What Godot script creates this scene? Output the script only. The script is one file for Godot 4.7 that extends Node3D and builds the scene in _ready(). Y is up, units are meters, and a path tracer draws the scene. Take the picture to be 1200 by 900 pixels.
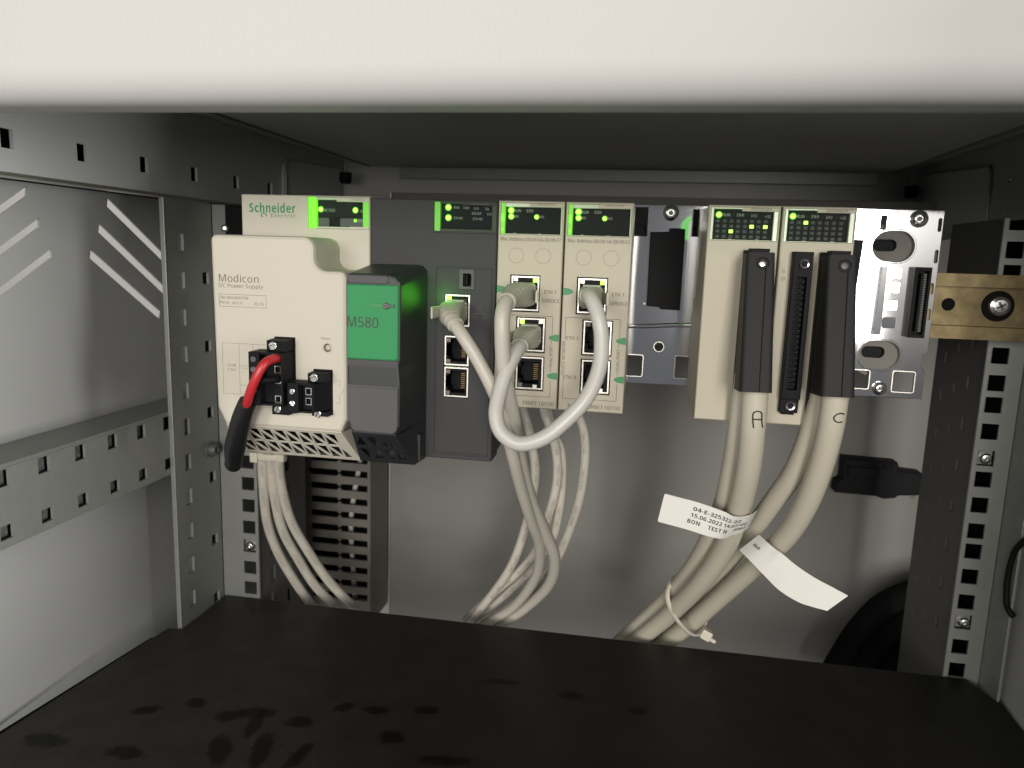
extends Node3D
# A control cabinet seen from its open front: a rack of controller modules on a backplane.
# Lengths below are millimetres (x right, y up, z towards the opening); every builder turns them into metres.

var M := {}
var taken := {}

# a surface that lettering is laid on: a cable's side or a bent sheet, met by length and height
class Bend:
	var line := []
	var ups := []
	var lens := [0.0]
	var r := 0.0
	var side := Vector3.ZERO
	var lift := 0.06
	var turned := Vector2.ZERO
	var is_turned := false
	func measure() -> void:
		for i in line.size() - 1:
			lens.append(lens[i] + line[i].distance_to(line[i + 1]))
	func put(s0: float, y0: float) -> Vector3:
		var s := s0
		var y := y0
		if is_turned:
			s = turned.x - (y0 - turned.y)
			y = turned.y + (s0 - turned.x)
		var k := 0
		while k < lens.size() - 2 and lens[k + 1] < s:
			k += 1
		var u: float = clampf((s - lens[k]) / maxf(lens[k + 1] - lens[k], 1e-4), 0, 1)
		var c: Vector3 = line[k].lerp(line[k + 1], u)
		var t: Vector3 = (line[k + 1] - line[k]).normalized()
		if r > 0.0:
			var w := (side - t * side.dot(t)).normalized()
			return c + (w * cos(y / r) - t.cross(w) * sin(y / r)) * (r + lift)
		var h: Vector3 = ups[k].lerp(ups[k + 1], u)
		return c + h.normalized() * y + t.cross(h).normalized() * lift

# ---------------------------------------------------------------- mesh builder
class B:
	var st := SurfaceTool.new()
	var org := Vector3.ZERO
	var xf := Transform3D()
	var g := 1
	func _init(o := Vector3.ZERO) -> void:
		org = o
		st.begin(Mesh.PRIMITIVE_TRIANGLES)
		st.set_smooth_group(-1)
	func flat() -> void:
		st.set_smooth_group(-1)
	func soft() -> void:
		g += 1
		st.set_smooth_group(g)
	func v(p: Vector3, uv := Vector2.ZERO) -> void:
		st.set_uv(uv)
		st.add_vertex((xf * p - org) * 0.001)
	func tri(a: Vector3, b: Vector3, c: Vector3, want: Vector3, ua := Vector2.ZERO, ub := Vector2.ZERO, uc := Vector2.ZERO) -> void:
		if (c - a).cross(b - a).dot(want) < 0.0:
			v(a, ua); v(c, uc); v(b, ub)
		else:
			v(a, ua); v(b, ub); v(c, uc)
	func quad(a: Vector3, b: Vector3, c: Vector3, d: Vector3, want: Vector3, ua := Vector2.ZERO, ub := Vector2.ZERO, uc := Vector2.ZERO, ud := Vector2.ZERO) -> void:
		tri(a, b, c, want, ua, ub, uc)
		tri(a, c, d, want, ua, uc, ud)
	static func area(o: PackedVector2Array) -> float:
		var s := 0.0
		for i in o.size():
			s += o[i].cross(o[(i + 1) % o.size()])
		return s * 0.5
	static func inset(o: PackedVector2Array, by: float) -> PackedVector2Array:
		var r := PackedVector2Array()
		var n := o.size()
		var s := signf(area(o))
		for i in n:
			var e0 := (o[i] - o[(i + n - 1) % n]).normalized()
			var e1 := (o[(i + 1) % n] - o[i]).normalized()
			var n0 := Vector2(-e0.y, e0.x) * s
			var n1 := Vector2(-e1.y, e1.x) * s
			var m := (n0 + n1)
			m = m / maxf(0.35, m.length_squared() * 0.5)
			r.append(o[i] + m * by)
		return r
	func face(o: PackedVector2Array, z: float, up: float) -> void:
		var t := Geometry2D.triangulate_polygon(o)
		for i in range(0, t.size(), 3):
			var a := o[t[i]]; var b := o[t[i + 1]]; var c := o[t[i + 2]]
			tri(Vector3(a.x, a.y, z), Vector3(b.x, b.y, z), Vector3(c.x, c.y, z), Vector3(0, 0, up), a * 0.001, b * 0.001, c * 0.001)
	func band(o0: PackedVector2Array, z0: float, o1: PackedVector2Array, z1: float) -> void:
		var n := o0.size()
		var s := signf(area(o0))
		for i in n:
			var j := (i + 1) % n
			var e := o0[j] - o0[i]
			if e.length_squared() < 1e-8:
				e = o1[j] - o1[i]
			var want := Vector3(e.y, -e.x, 0) * s
			if absf(z1 - z0) < 1e-5:
				want = Vector3(0, 0, 1)
			quad(Vector3(o0[i].x, o0[i].y, z0), Vector3(o0[j].x, o0[j].y, z0), Vector3(o1[j].x, o1[j].y, z1), Vector3(o1[i].x, o1[i].y, z1), want)
	# a solid with the outline o, from z0 to z1, the front edge chamfered in two steps
	func prism(o: PackedVector2Array, z0: float, z1: float, bev := 0.0, back := PackedVector2Array(), caps := true) -> void:
		var b := back if back.size() == o.size() else o
		if bev > 0.0:
			var i1 := inset(o, bev * 0.3)
			var i2 := inset(o, bev)
			band(b, z0, o, z1 - bev)
			band(o, z1 - bev, i1, z1 - bev * 0.3)
			band(i1, z1 - bev * 0.3, i2, z1)
			face(i2, z1, 1)
		else:
			band(b, z0, o, z1)
			face(o, z1, 1)
		if caps:
			face(b, z0, -1)
	func box(x0: float, x1: float, y0: float, y1: float, z0: float, z1: float, bev := 0.0) -> void:
		prism(PackedVector2Array([Vector2(x0, y0), Vector2(x1, y0), Vector2(x1, y1), Vector2(x0, y1)]), z0, z1, bev)
	# a sheet with holes cut through it
	func plate(o: PackedVector2Array, holes: Array, z0: float, z1: float, bev := 0.0) -> void:
		var front := inset(o, bev) if bev > 0.0 else o
		if bev > 0.0:
			band(o, z0, o, z1 - bev)
			band(o, z1 - bev, front, z1)
		else:
			band(o, z0, o, z1)
		for side in 2:
			var out := front if side == 0 else o
			var lo := Vector2(INF, INF)
			var hi := -lo
			for p in out:
				lo = lo.min(p); hi = hi.max(p)
			var cuts := [lo.x - 1.0, hi.x + 1.0]
			for h in holes:
				var a := INF
				var b := -INF
				for p in h:
					a = minf(a, p.x); b = maxf(b, p.x)
				var c := snappedf((a + b) * 0.5, 0.01)
				if not cuts.has(c):
					cuts.append(c)
			cuts.sort()
			for i in cuts.size() - 1:
				var polys: Array = Array(Geometry2D.intersect_polygons(out, PackedVector2Array([Vector2(cuts[i], lo.y - 1), Vector2(cuts[i + 1], lo.y - 1), Vector2(cuts[i + 1], hi.y + 1), Vector2(cuts[i], hi.y + 1)])), TYPE_NIL, &"", null)
				for h in holes:
					var next := []
					for p in polys:
						next.append_array(Geometry2D.clip_polygons(p, h))
					polys = next
				for p in polys:
					face(p, z1 if side == 0 else z0, 1.0 if side == 0 else -1.0)
		for h in holes:
			var s := signf(area(h))
			for i in h.size():
				var p: Vector2 = h[i]
				var q: Vector2 = h[(i + 1) % h.size()]
				var e := q - p
				quad(Vector3(p.x, p.y, z0), Vector3(q.x, q.y, z0), Vector3(q.x, q.y, z1), Vector3(p.x, p.y, z1), Vector3(-e.y, e.x, 0) * s)
	# a solid of revolution: profile of (radius, height) along dir from at
	func lathe(at: Vector3, dir: Vector3, prof: Array, sides := 20, turn := 0.0) -> void:
		var d := dir.normalized()
		var u := d.cross(Vector3(0, 1, 0) if absf(d.y) < 0.9 else Vector3(1, 0, 0)).normalized()
		var w := d.cross(u)
		for k in prof.size() - 1:
			var p: Vector2 = prof[k]
			var q: Vector2 = prof[k + 1]
			soft()
			for i in sides:
				var a := turn + TAU * i / sides
				var b := turn + TAU * (i + 1) / sides
				var ra := u * cos(a) + w * sin(a)
				var rb := u * cos(b) + w * sin(b)
				var slope := (d * (p.x - q.x) + (ra + rb) * 0.5 * (q.y - p.y))
				if slope.length_squared() < 1e-9:
					slope = d
				if p.x > 1e-4:
					tri(at + ra * p.x + d * p.y, at + rb * p.x + d * p.y, at + rb * q.x + d * q.y, slope)
				if q.x > 1e-4:
					tri(at + ra * p.x + d * p.y, at + rb * q.x + d * q.y, at + ra * q.x + d * q.y, slope)
		flat()
	static func spline(pts: Array, per: int) -> Array:
		var r := []
		var n := pts.size()
		for i in n - 1:
			var p0: Vector3 = pts[maxi(i - 1, 0)]
			var p1: Vector3 = pts[i]
			var p2: Vector3 = pts[i + 1]
			var p3: Vector3 = pts[mini(i + 2, n - 1)]
			for k in per:
				r.append(p1.cubic_interpolate(p2, p0, p3, float(k) / per))
		r.append(pts[n - 1])
		return r
	# a sweep of super-ellipses (rx, ry, power) along points; up is the direction of ry at the start
	func sweep(pts: Array, secs: Array, sides := 14, up := Vector3(0, 1, 0)) -> void:
		var n := pts.size()
		var rings := []
		var len := 0.0
		var w := up
		for i in n:
			var t: Vector3 = (pts[mini(i + 1, n - 1)] - pts[maxi(i - 1, 0)]).normalized()
			w = (w - t * w.dot(t)).normalized()
			var u := w.cross(t)
			if i > 0:
				len += pts[i].distance_to(pts[i - 1])
			var s: Vector3 = secs[i] if secs.size() == n else secs[0]
			var ring := []
			for k in sides:
				var a := TAU * k / sides
				var c := cos(a)
				var d := sin(a)
				ring.append(pts[i] + u * (s.x * signf(c) * pow(absf(c), 2.0 / s.z)) + w * (s.y * signf(d) * pow(absf(d), 2.0 / s.z)))
			rings.append([ring, len])
		soft()
		for i in n - 1:
			for k in sides:
				var j := (k + 1) % sides
				var a: Vector3 = rings[i][0][k]
				var b: Vector3 = rings[i][0][j]
				var c: Vector3 = rings[i + 1][0][j]
				var d: Vector3 = rings[i + 1][0][k]
				var ku := float(k) / sides
				var ju := float(k + 1) / sides
				quad(a, b, c, d, (a + b + c + d) * 0.25 - (pts[i] + pts[i + 1]) * 0.5, Vector2(ku, rings[i][1]), Vector2(ju, rings[i][1]), Vector2(ju, rings[i + 1][1]), Vector2(ku, rings[i + 1][1]))
		flat()
		for e in [0, n - 1]:
			var t: Vector3 = (pts[1] - pts[0]) * -1.0 if e == 0 else pts[n - 1] - pts[n - 2]
			for k in sides:
				tri(pts[e], rings[e][0][k], rings[e][0][(k + 1) % sides], t)
	func tube(pts: Array, r: float, sides := 16, per := 7) -> void:
		sweep(spline(pts, per), [Vector3(r, r, 2)], sides, Vector3(0.3, 0.2, 0.9))
	# flat lettering that fills the rectangle of width w (or free, when 0) and height h about (cx, cy); f bends it onto a surface
	func text(s: String, cx: float, cy: float, w: float, h: float, z: float, bold := false, f: Bend = null, serif := false, turn := 0.0) -> void:
		var tm := TextMesh.new()
		var sf := SystemFont.new()
		sf.font_names = PackedStringArray(["Droid Serif" if serif else "Droid Sans"])
		if bold:
			sf.font_weight = 700
		tm.font = sf
		tm.text = s
		tm.font_size = 32
		tm.pixel_size = 0.03
		tm.depth = 0.0
		tm.curve_step = 3.0
		if tm.get_surface_count() == 0:
			return
		var bx := tm.get_aabb()
		var ar := tm.surface_get_arrays(0)
		var vs: PackedVector3Array = ar[Mesh.ARRAY_VERTEX]
		var ix: PackedInt32Array = ar[Mesh.ARRAY_INDEX]
		var lo := Vector2(INF, INF)
		var hi := -lo
		for p in vs:
			lo = lo.min(Vector2(p.x, p.y)); hi = hi.max(Vector2(p.x, p.y))
		var sy := h / maxf(hi.y - lo.y, 0.001)
		var sx := w / maxf(hi.x - lo.x, 0.001) if w > 0.0 else sy
		var mid := (lo + hi) * 0.5
		var q := PackedVector3Array()
		for p in vs:
			var l := Vector2((p.x - mid.x) * sx, (p.y - mid.y) * sy).rotated(turn)
			q.append(f.put(cx + l.x, cy + l.y) if f != null else Vector3(cx + l.x, cy + l.y, z))
		if ix.is_empty():
			for i in range(0, q.size(), 3):
				ftri(q[i], q[i + 1], q[i + 2], f)
		else:
			for i in range(0, ix.size(), 3):
				ftri(q[ix[i]], q[ix[i + 1]], q[ix[i + 2]], f)
	func ftri(a: Vector3, b: Vector3, c: Vector3, f: Bend) -> void:
		if (b - a).cross(c - a).length() < 1e-7:
			return
		if f != null:
			v(a); v(b); v(c)
		else:
			tri(a, b, c, Vector3(0, 0, 1))
	func mesh() -> ArrayMesh:
		st.generate_normals()
		return st.commit()

static func rect(x0: float, x1: float, y0: float, y1: float) -> PackedVector2Array:
	return PackedVector2Array([Vector2(x0, y0), Vector2(x1, y0), Vector2(x1, y1), Vector2(x0, y1)])

static func rr(x0: float, x1: float, y0: float, y1: float, r: float, n := 4) -> PackedVector2Array:
	var o := PackedVector2Array()
	for c in [[x1 - r, y0 + r, -PI / 2], [x1 - r, y1 - r, 0.0], [x0 + r, y1 - r, PI / 2], [x0 + r, y0 + r, PI]]:
		for i in n + 1:
			var a: float = c[2] + PI / 2 * i / n
			o.append(Vector2(c[0] + r * cos(a), c[1] + r * sin(a)))
	return o

static func circle(x: float, y: float, r: float, n := 20) -> PackedVector2Array:
	var o := PackedVector2Array()
	for i in n:
		o.append(Vector2(x + r * cos(TAU * i / n), y + r * sin(TAU * i / n)))
	return o

static func stadium(x: float, y: float, w: float, h: float) -> PackedVector2Array:
	return rr(x - w / 2, x + w / 2, y - h / 2, y + h / 2, minf(w, h) / 2 - 0.01, 8)

static func poly(a: Array) -> PackedVector2Array:
	var o := PackedVector2Array()
	for i in range(0, a.size(), 2):
		o.append(Vector2(a[i], a[i + 1]))
	return o

# ---------------------------------------------------------------- objects
func numbered(n: String) -> String:
	var k: int = taken.get(n, 0)
	taken[n] = k + 1
	return n if k == 0 else "%s_%03d" % [n, k]

func thing(called: String, label: String, category: String, at: Vector3, group := "") -> Node3D:
	var o := Node3D.new()
	o.name = numbered(called)
	add_child(o)
	o.position = at * 0.001
	o.set_meta("label", label)
	o.set_meta("category", category)
	o.set_meta("at", at)
	if group:
		o.set_meta("group", group)
	return o

func at_of(o: Node) -> Vector3:
	while o and o != self:
		if o.has_meta("at"):
			return o.get_meta("at")
		o = o.get_parent()
	return Vector3.ZERO

func start(parent: Node) -> B:
	return B.new(at_of(parent))

func part(called: String, b: B, m: Material, parent: Node, label := "") -> MeshInstance3D:
	var o := MeshInstance3D.new()
	o.name = called
	o.mesh = b.mesh()
	o.material_override = m
	if label:
		o.set_meta("label", label)
	parent.add_child(o, true)
	return o

func structure(called: String, b: B, m: Material, label: String) -> MeshInstance3D:
	var o := MeshInstance3D.new()
	o.name = numbered(called)
	o.mesh = b.mesh()
	o.material_override = m
	o.set_meta("kind", "structure")
	o.set_meta("label", label)
	add_child(o)
	return o

# ---------------------------------------------------------------- materials
func noise_tex(size: int, freq: float, seed_: int, normal := false, strength := 4.0, ramp := []) -> NoiseTexture2D:
	var n := FastNoiseLite.new()
	n.seed = seed_
	n.frequency = freq
	n.fractal_octaves = 4
	var t := NoiseTexture2D.new()
	t.width = size
	t.height = size
	t.seamless = true
	t.noise = n
	if normal:
		t.as_normal_map = true
		t.bump_strength = strength
	if ramp.size():
		var g := Gradient.new()
		g.offsets = PackedFloat32Array([0.0, 1.0])
		g.colors = PackedColorArray(ramp)
		t.color_ramp = g
	return t

func mat(c: Color, rough := 0.5, metal := 0.0, spec := 0.5) -> StandardMaterial3D:   # c is linear
	var m := StandardMaterial3D.new()
	m.albedo_color = c.linear_to_srgb()
	m.roughness = rough
	m.metallic = metal
	m.metallic_specular = spec
	return m

func grain(m: StandardMaterial3D, tex: Texture2D, amount: float, per_metre: float) -> StandardMaterial3D:
	m.normal_enabled = true
	m.normal_texture = tex
	m.normal_scale = amount
	m.uv1_triplanar = true
	m.uv1_world_triplanar = true
	m.uv1_scale = Vector3.ONE * per_metre
	return m

func mottled(m: StandardMaterial3D, tex: Texture2D, per_metre: float) -> StandardMaterial3D:
	m.albedo_texture = tex
	m.uv1_triplanar = true
	m.uv1_world_triplanar = true
	m.uv1_scale = Vector3.ONE * per_metre
	return m

func glow(c: Color, e: float) -> StandardMaterial3D:
	var m := mat(c * 0.5, 0.4)
	m.emission_enabled = true
	m.emission = c.linear_to_srgb()
	m.emission_energy_multiplier = e
	return m

func glass(c: Color, a: float) -> StandardMaterial3D:
	var m := mat(c, 0.06)
	m.metallic_specular = 0.35
	m.transparency = BaseMaterial3D.TRANSPARENCY_ALPHA
	m.albedo_color.a = a
	return m

func make_materials() -> void:
	var fine := noise_tex(256, 0.08, 3, true, 6.0)
	var peel := noise_tex(256, 0.03, 5, true, 5.0)
	var wear := noise_tex(512, 0.012, 8, false, 1.0, [Color(0.86, 0.86, 0.855), Color(1, 1, 1)])
	var soot := noise_tex(512, 0.02, 12, false, 1.0, [Color(0.7, 0.69, 0.67), Color(1, 1, 1)])
	var faint := noise_tex(512, 0.009, 21, false, 1.0, [Color(0.93, 0.92, 0.9), Color(1, 1, 1)])
	var even := noise_tex(512, 0.006, 23, false, 1.0, [Color(0.965, 0.963, 0.96), Color(1, 1, 1)])
	M.cream = grain(mottled(mat(Color(0.56, 0.53, 0.46), 0.5, 0.0, 0.4), faint, 12), fine, 0.07, 420)
	M.cream_io = grain(mottled(mat(Color(0.47, 0.435, 0.35), 0.5, 0.0, 0.4), faint, 12), fine, 0.07, 420)  # same plastic as cream, its weaker light put into a darker, yellower colour
	M.cream_cool = grain(mottled(mat(Color(0.5, 0.465, 0.38), 0.5, 0.0, 0.4), faint, 12), fine, 0.07, 420)
	M.white_paint = grain(mat(Color(0.455, 0.445, 0.435), 0.6, 0.0, 0.3), peel, 0.22, 90)
	M.grey_plastic = grain(mottled(mat(Color(0.055, 0.056, 0.06), 0.55, 0.0, 0.25), faint, 12), fine, 0.12, 420)
	M.black_cover = grain(mat(Color(0.022, 0.024, 0.025), 0.4), fine, 0.12, 420)
	M.flap_grey = grain(mat(Color(0.092, 0.092, 0.096), 0.55, 0.0, 0.3), fine, 0.1, 420)
	M.green = grain(mat(Color(0.04, 0.25, 0.095), 0.5, 0.0, 0.3), fine, 0.08, 420)
	M.green_ink = mat(Color(0.03, 0.25, 0.09), 0.6)
	M.mark_green = mat(Color(0.035, 0.22, 0.075), 0.5)
	M.ink = mat(Color(0.05, 0.045, 0.04), 0.7)
	M.ink_dark = mat(Color(0.015, 0.015, 0.016), 0.6)
	M.ink_light = mat(Color(0.15, 0.13, 0.105), 0.7)
	M.legend = mat(Color(0.32, 0.33, 0.32), 0.7)
	M.legend_dim = mat(Color(0.11, 0.115, 0.11), 0.7)
	M.black = grain(mat(Color(0.009, 0.009, 0.01), 0.55, 0.0, 0.22), fine, 0.12, 420)
	M.black_matt = mat(Color(0.006, 0.006, 0.006), 0.8, 0.0, 0.2)
	M.hood = grain(mat(Color(0.02, 0.02, 0.02), 0.5, 0.0, 0.25), fine, 0.15, 420)
	M.display = mat(Color(0.012, 0.014, 0.014), 0.5, 0.0, 0.15)
	var warp := noise_tex(256, 0.008, 57, true, 8.0)
	(warp.noise as FastNoiseLite).fractal_octaves = 1
	M.chrome = grain(mat(Color(0.76, 0.76, 0.78), 0.06, 1.0), warp, 0.07, 7)
	M.tin = mat(Color(0.62, 0.6, 0.56), 0.4, 1.0)
	M.steel = mat(Color(0.66, 0.66, 0.64), 0.22, 1.0)
	M.gold = mat(Color(0.2, 0.14, 0.06), 0.4, 0.8)
	M.zinc = grain(mottled(mat(Color(0.275, 0.283, 0.268), 0.46, 0.45), even, 9), peel, 0.05, 30)
	M.zinc_dark = grain(mottled(mat(Color(0.2, 0.205, 0.2), 0.5, 0.3), soot, 9), peel, 0.1, 30)
	M.yellow_zinc = mottled(mat(Color(0.21, 0.165, 0.085), 0.4, 0.75), soot, 7)
	M.paint_grey = mottled(mat(Color(0.355, 0.36, 0.358), 0.36), even, 2)
	M.paint_dark = mat(Color(0.43, 0.43, 0.42), 0.5)
	M.mount = mottled(mat(Color(0.195, 0.19, 0.18), 0.6, 0.0, 0.3), even, 2)
	M.cable = grain(mottled(mat(Color(0.53, 0.505, 0.45), 0.42), faint, 20), fine, 0.08, 300)
	M.cable_big = grain(mottled(mat(Color(0.53, 0.50, 0.415), 0.45), faint, 20), fine, 0.08, 300)
	M.cable_loop = grain(mottled(mat(Color(0.56, 0.545, 0.515), 0.35), faint, 20), fine, 0.08, 300)
	M.boot = grain(mat(Color(0.45, 0.43, 0.36), 0.5), fine, 0.08, 300)
	M.clear = mat(Color(0.4, 0.4, 0.36), 0.15)
	M.red = mat(Color(0.42, 0.02, 0.025), 0.35)
	M.sleeve = grain(mat(Color(0.008, 0.008, 0.009), 0.36), peel, 0.5, 60)
	M.tie = mat(Color(0.55, 0.51, 0.42), 0.35)
	M.paper = grain(mat(Color(0.66, 0.65, 0.61), 0.6), peel, 0.12, 60)
	M.strip = mottled(mat(Color(0.78, 0.75, 0.68), 0.6), wear, 30)
	M.led = glow(Color(0.34, 1.0, 0.03), 1.4)
	M.led_core = glow(Color(0.5, 1.0, 0.1), 1.7)
	M.led_halo = glow(Color(0.12, 0.9, 0.01), 0.22)
	M.led_off = mat(Color(0.025, 0.028, 0.026), 0.4, 0.0, 0.25)
	M.pipe = mat(Color(0.42, 0.46, 0.34), 0.25)
	M.pipe_lit = glow(Color(0.17, 0.8, 0.01), 0.95)
	M.pipe_glow = glow(Color(0.24, 0.85, 0.03), 0.3)
	M.dark_metal = mat(Color(0.11, 0.11, 0.106), 0.5, 0.3)
	M.hose = grain(mat(Color(0.007, 0.007, 0.007), 0.75, 0.0, 0.15), peel, 0.3, 60)
	M.rail = mottled(mat(Color(0.43, 0.44, 0.445), 0.42, 0.1), even, 3)
	M.room_paint = mat(Color(0.55, 0.54, 0.52), 0.8)
	M.dark_pipe = mat(Color(0.07, 0.08, 0.065), 0.55, 0.0, 0.2)
	M.pipe_faint = glow(Color(0.2, 0.85, 0.03), 0.1)
	M.ring = mat(Color(0.27, 0.245, 0.19), 0.6)
	M.pane = glass(Color(0.04, 0.045, 0.04), 0.05)
	M.socket_led = mat(Color(0.16, 0.13, 0.11), 0.3)
	M.duct = mottled(mat(Color(0.15, 0.141, 0.127), 0.6), faint, 10)

# ---------------------------------------------------------------- small hardware
func screw_shape(b: B, at: Vector3, dir: Vector3, r: float, h: float, sides := 18) -> void:
	b.lathe(at, dir, [Vector2(r, 0), Vector2(r, h * 0.5), Vector2(r * 0.8, h * 0.9), Vector2(r * 0.35, h), Vector2(r * 0.3, h * 0.5), Vector2(0, h * 0.5)], sides)

func slot_screw(b: B, x: float, y: float, z: float, r: float, turn: float) -> void:   # a slotted head: two half discs with the slot between
	for s in [-1, 1]:
		var o := PackedVector2Array()
		for i in 11:
			var a := PI * i / 10.0
			o.append(Vector2(r * cos(a), 0.16 * r + r * 0.84 * sin(a)) * Vector2(1, s))
		var q := PackedVector2Array()
		for p in o:
			q.append(p.rotated(turn) + Vector2(x, y))
		b.prism(q, z, z + r * 0.4, r * 0.18)
	b.lathe(Vector3(x, y, z), Vector3(0, 0, 1), [Vector2(r * 0.95, 0), Vector2(r * 0.95, 0.1), Vector2(0, 0.1)], 16)

func led(parent: Node, x: float, y: float, z: float, r: float, m: Material, called := "status_light") -> void:
	var b := start(parent)
	b.lathe(Vector3(x, y, z), Vector3(0, 0, 1), [Vector2(r, 0), Vector2(r, 0.3), Vector2(r * 0.6, 0.55), Vector2(0, 0.65)], 14)
	var p := part(called, b, m, parent)
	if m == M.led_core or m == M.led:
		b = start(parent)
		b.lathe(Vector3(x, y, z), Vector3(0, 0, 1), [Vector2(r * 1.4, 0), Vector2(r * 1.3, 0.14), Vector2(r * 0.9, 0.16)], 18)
		part("halo_ring", b, M.led_halo, p)  # dim glowing ring added around each light to imitate bloom

func led_lamp(parent: Node3D, x: float, y: float, z: float, e: float) -> void:
	var l := OmniLight3D.new()
	l.name = "glow_light"
	l.light_color = Color(0.35, 1.0, 0.1)
	l.light_energy = e
	l.light_size = 0.001
	l.omni_range = 0.3
	l.omni_attenuation = 2.0
	l.shadow_enabled = true
	parent.add_child(l, true)
	l.position = (Vector3(x, y, z) - at_of(parent)) * 0.001

# a socket for a network plug: shield, black insert with its keyed opening, contacts and two small lamps
func jack(parent: Node, x0: float, x1: float, y0: float, y1: float, z: float, lamps: Array, key_side := "left", frame: Material = null) -> void:
	var b := start(parent)
	b.plate(rect(x0, x1, y0, y1), [rect(x0 + 0.9, x1 - 0.9, y0 + 0.9, y1 - 0.9)], z - 13, z - 0.15, 0.25)
	var p := part("ethernet_port", b, frame if frame else M.tin, parent)
	b = start(parent)
	var cx := (x0 + x1) / 2
	var cy := (y0 + y1) / 2
	var hole := poly([cx - 4.6, cy - 5.6, cx + 4.3, cy - 5.6, cx + 4.3, cy + 5.6, cx - 4.6, cy + 5.6, cx - 4.6, cy + 3, cx - 5.9, cy + 3, cx - 5.9, cy - 3, cx - 4.6, cy - 3])
	b.plate(rect(x0 + 0.9, x1 - 0.9, y0 + 0.9, y1 - 0.9), [hole], z - 12, z - 1.4)
	b.box(x0 + 0.9, x1 - 0.9, y0 + 0.9, y1 - 0.9, z - 13, z - 12)
	part("insert", b, M.black, p)
	b = start(parent)
	for i in 8:
		b.box(cx + 1.2, cx + 4.0, cy - 3.8 + i * 1.05, cy - 3.4 + i * 1.05, z - 9, z - 6)
	part("contact_row", b, M.gold, p)
	for l in lamps:
		b = start(parent)
		b.prism(rr(l[0] - 1.15, l[0] + 1.15, l[1] - 1.0, l[1] + 1.0, 0.3, 2), z - 1.4, z - 0.5, 0.2)
		part("port_light", b, l[2], p)

func plug(parent: Node3D, s: Vector3, path: Array, latch := 0, wide := 5.6, tall := 4.9, m: Material = null) -> void:
	var b := start(parent)
	b.box(s.x - 4.2, s.x + 4.2, s.y - 5.6, s.y + 5.6, s.z - 6, s.z + 5, 0.5)
	part("plug_body", b, M.clear, parent)
	b = start(parent)
	var pts := B.spline([s + Vector3(0, 0, 2)] + path, 10)
	var n := pts.size()
	var secs := []
	for i in n:
		var t := float(i) / (n - 1)
		var r := lerpf(1.0, 0.73, smoothstep(0.2, 0.95, t))
		if t > 0.3 and t < 0.86:
			r += 0.045 * sin(t * 58.0)
		if t > 0.97:
			r *= 0.9
		secs.append(Vector3(wide * r, tall * r, lerpf(6.0, 2.2, smoothstep(0.25, 0.8, t))))
	b.sweep(pts, secs, 28, Vector3(0, 1, 0))
	part("strain_relief_boot", b, m if m else M.boot, parent)
	if latch != 0:
		b = start(parent)
		var x := s.x + latch * 4.6
		b.sweep([Vector3(x, s.y, s.z - 2), Vector3(x + latch * 1.2, s.y, s.z + 6), Vector3(x + latch * 3.4, s.y - 0.3, s.z + 13), Vector3(x + latch * 3.8, s.y - 0.4, s.z + 17)], [Vector3(0.6, 2.6, 5), Vector3(0.6, 2.6, 5), Vector3(0.6, 2.9, 5), Vector3(0.5, 2.9, 5)], 14, Vector3(0, 1, 0))
		part("latch", b, M.boot, parent)

func cable_part(parent: Node3D, pts: Array, r: float, m: Material, called := "cable") -> MeshInstance3D:
	var b := start(parent)
	b.tube(pts, r, 18, 8)
	return part(called, b, m, parent)

# faint printing that runs along a cable, as flat dark flecks on its surface
func cable_print(parent: Node, pts: Array, r: float, side: Vector3, seed_: int, words: String) -> void:
	var sp := B.spline(pts, 24)
	var f := Bend.new()
	f.line = sp
	f.r = r
	f.side = side
	f.measure()
	var b := start(parent)
	var rng := RandomNumberGenerator.new()
	rng.seed = seed_
	var s := 6.0 + rng.randf() * 6.0
	while s < f.lens[-1] - 14.0:
		b.text(words, s + 7.0, 0.0, 15.0, 2.0, 0.0, false, f)
		s += 22.0 + rng.randf() * 10.0
	part("printing", b, M.ink_light, parent)

# a bent paper flag: centre line and half-height vector given along it
func paper_flag(parent: Node3D, line: Array, ups: Array, m: Material) -> Bend:
	var per := 8
	var c := B.spline(line, per)
	var h := B.spline(ups, per)
	var b := start(parent)
	var th := 0.12
	b.soft()
	for side in [1.0, -1.0]:
		b.soft()
		for i in c.size() - 1:
			for j in 4:
				var q := []
				for k in [[i, j], [i + 1, j], [i + 1, j + 1], [i, j + 1]]:
					var t: Vector3 = (c[mini(k[0] + 1, c.size() - 1)] - c[maxi(k[0] - 1, 0)]).normalized()
					var nrm: Vector3 = t.cross(h[k[0]]).normalized()
					var vv: float = (k[1] / 2.0 - 1.0)
					if k[0] == 0 and absf(vv) == 1.0:
						vv *= 0.9
					q.append(c[k[0]] + h[k[0]] * vv + nrm * (th * side))
				var t0: Vector3 = c[i + 1] - c[i]
				b.quad(q[0], q[1], q[2], q[3], t0.cross(h[i]) * side)
	b.flat()
	for e in [-1.0, 1.0]:
		for i in c.size() - 1:
			var n0: Vector3 = (c[i + 1] - c[i]).cross(h[i]).normalized() * th
			b.quad(c[i] + h[i] * e + n0, c[i + 1] + h[i + 1] * e + n0, c[i + 1] + h[i + 1] * e - n0, c[i] + h[i] * e - n0, h[i] * e)
	part("paper", b, m, parent)
	var f := Bend.new()
	f.line = c
	f.ups = h
	f.lift = th + 0.05
	f.measure()
	return f

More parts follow.
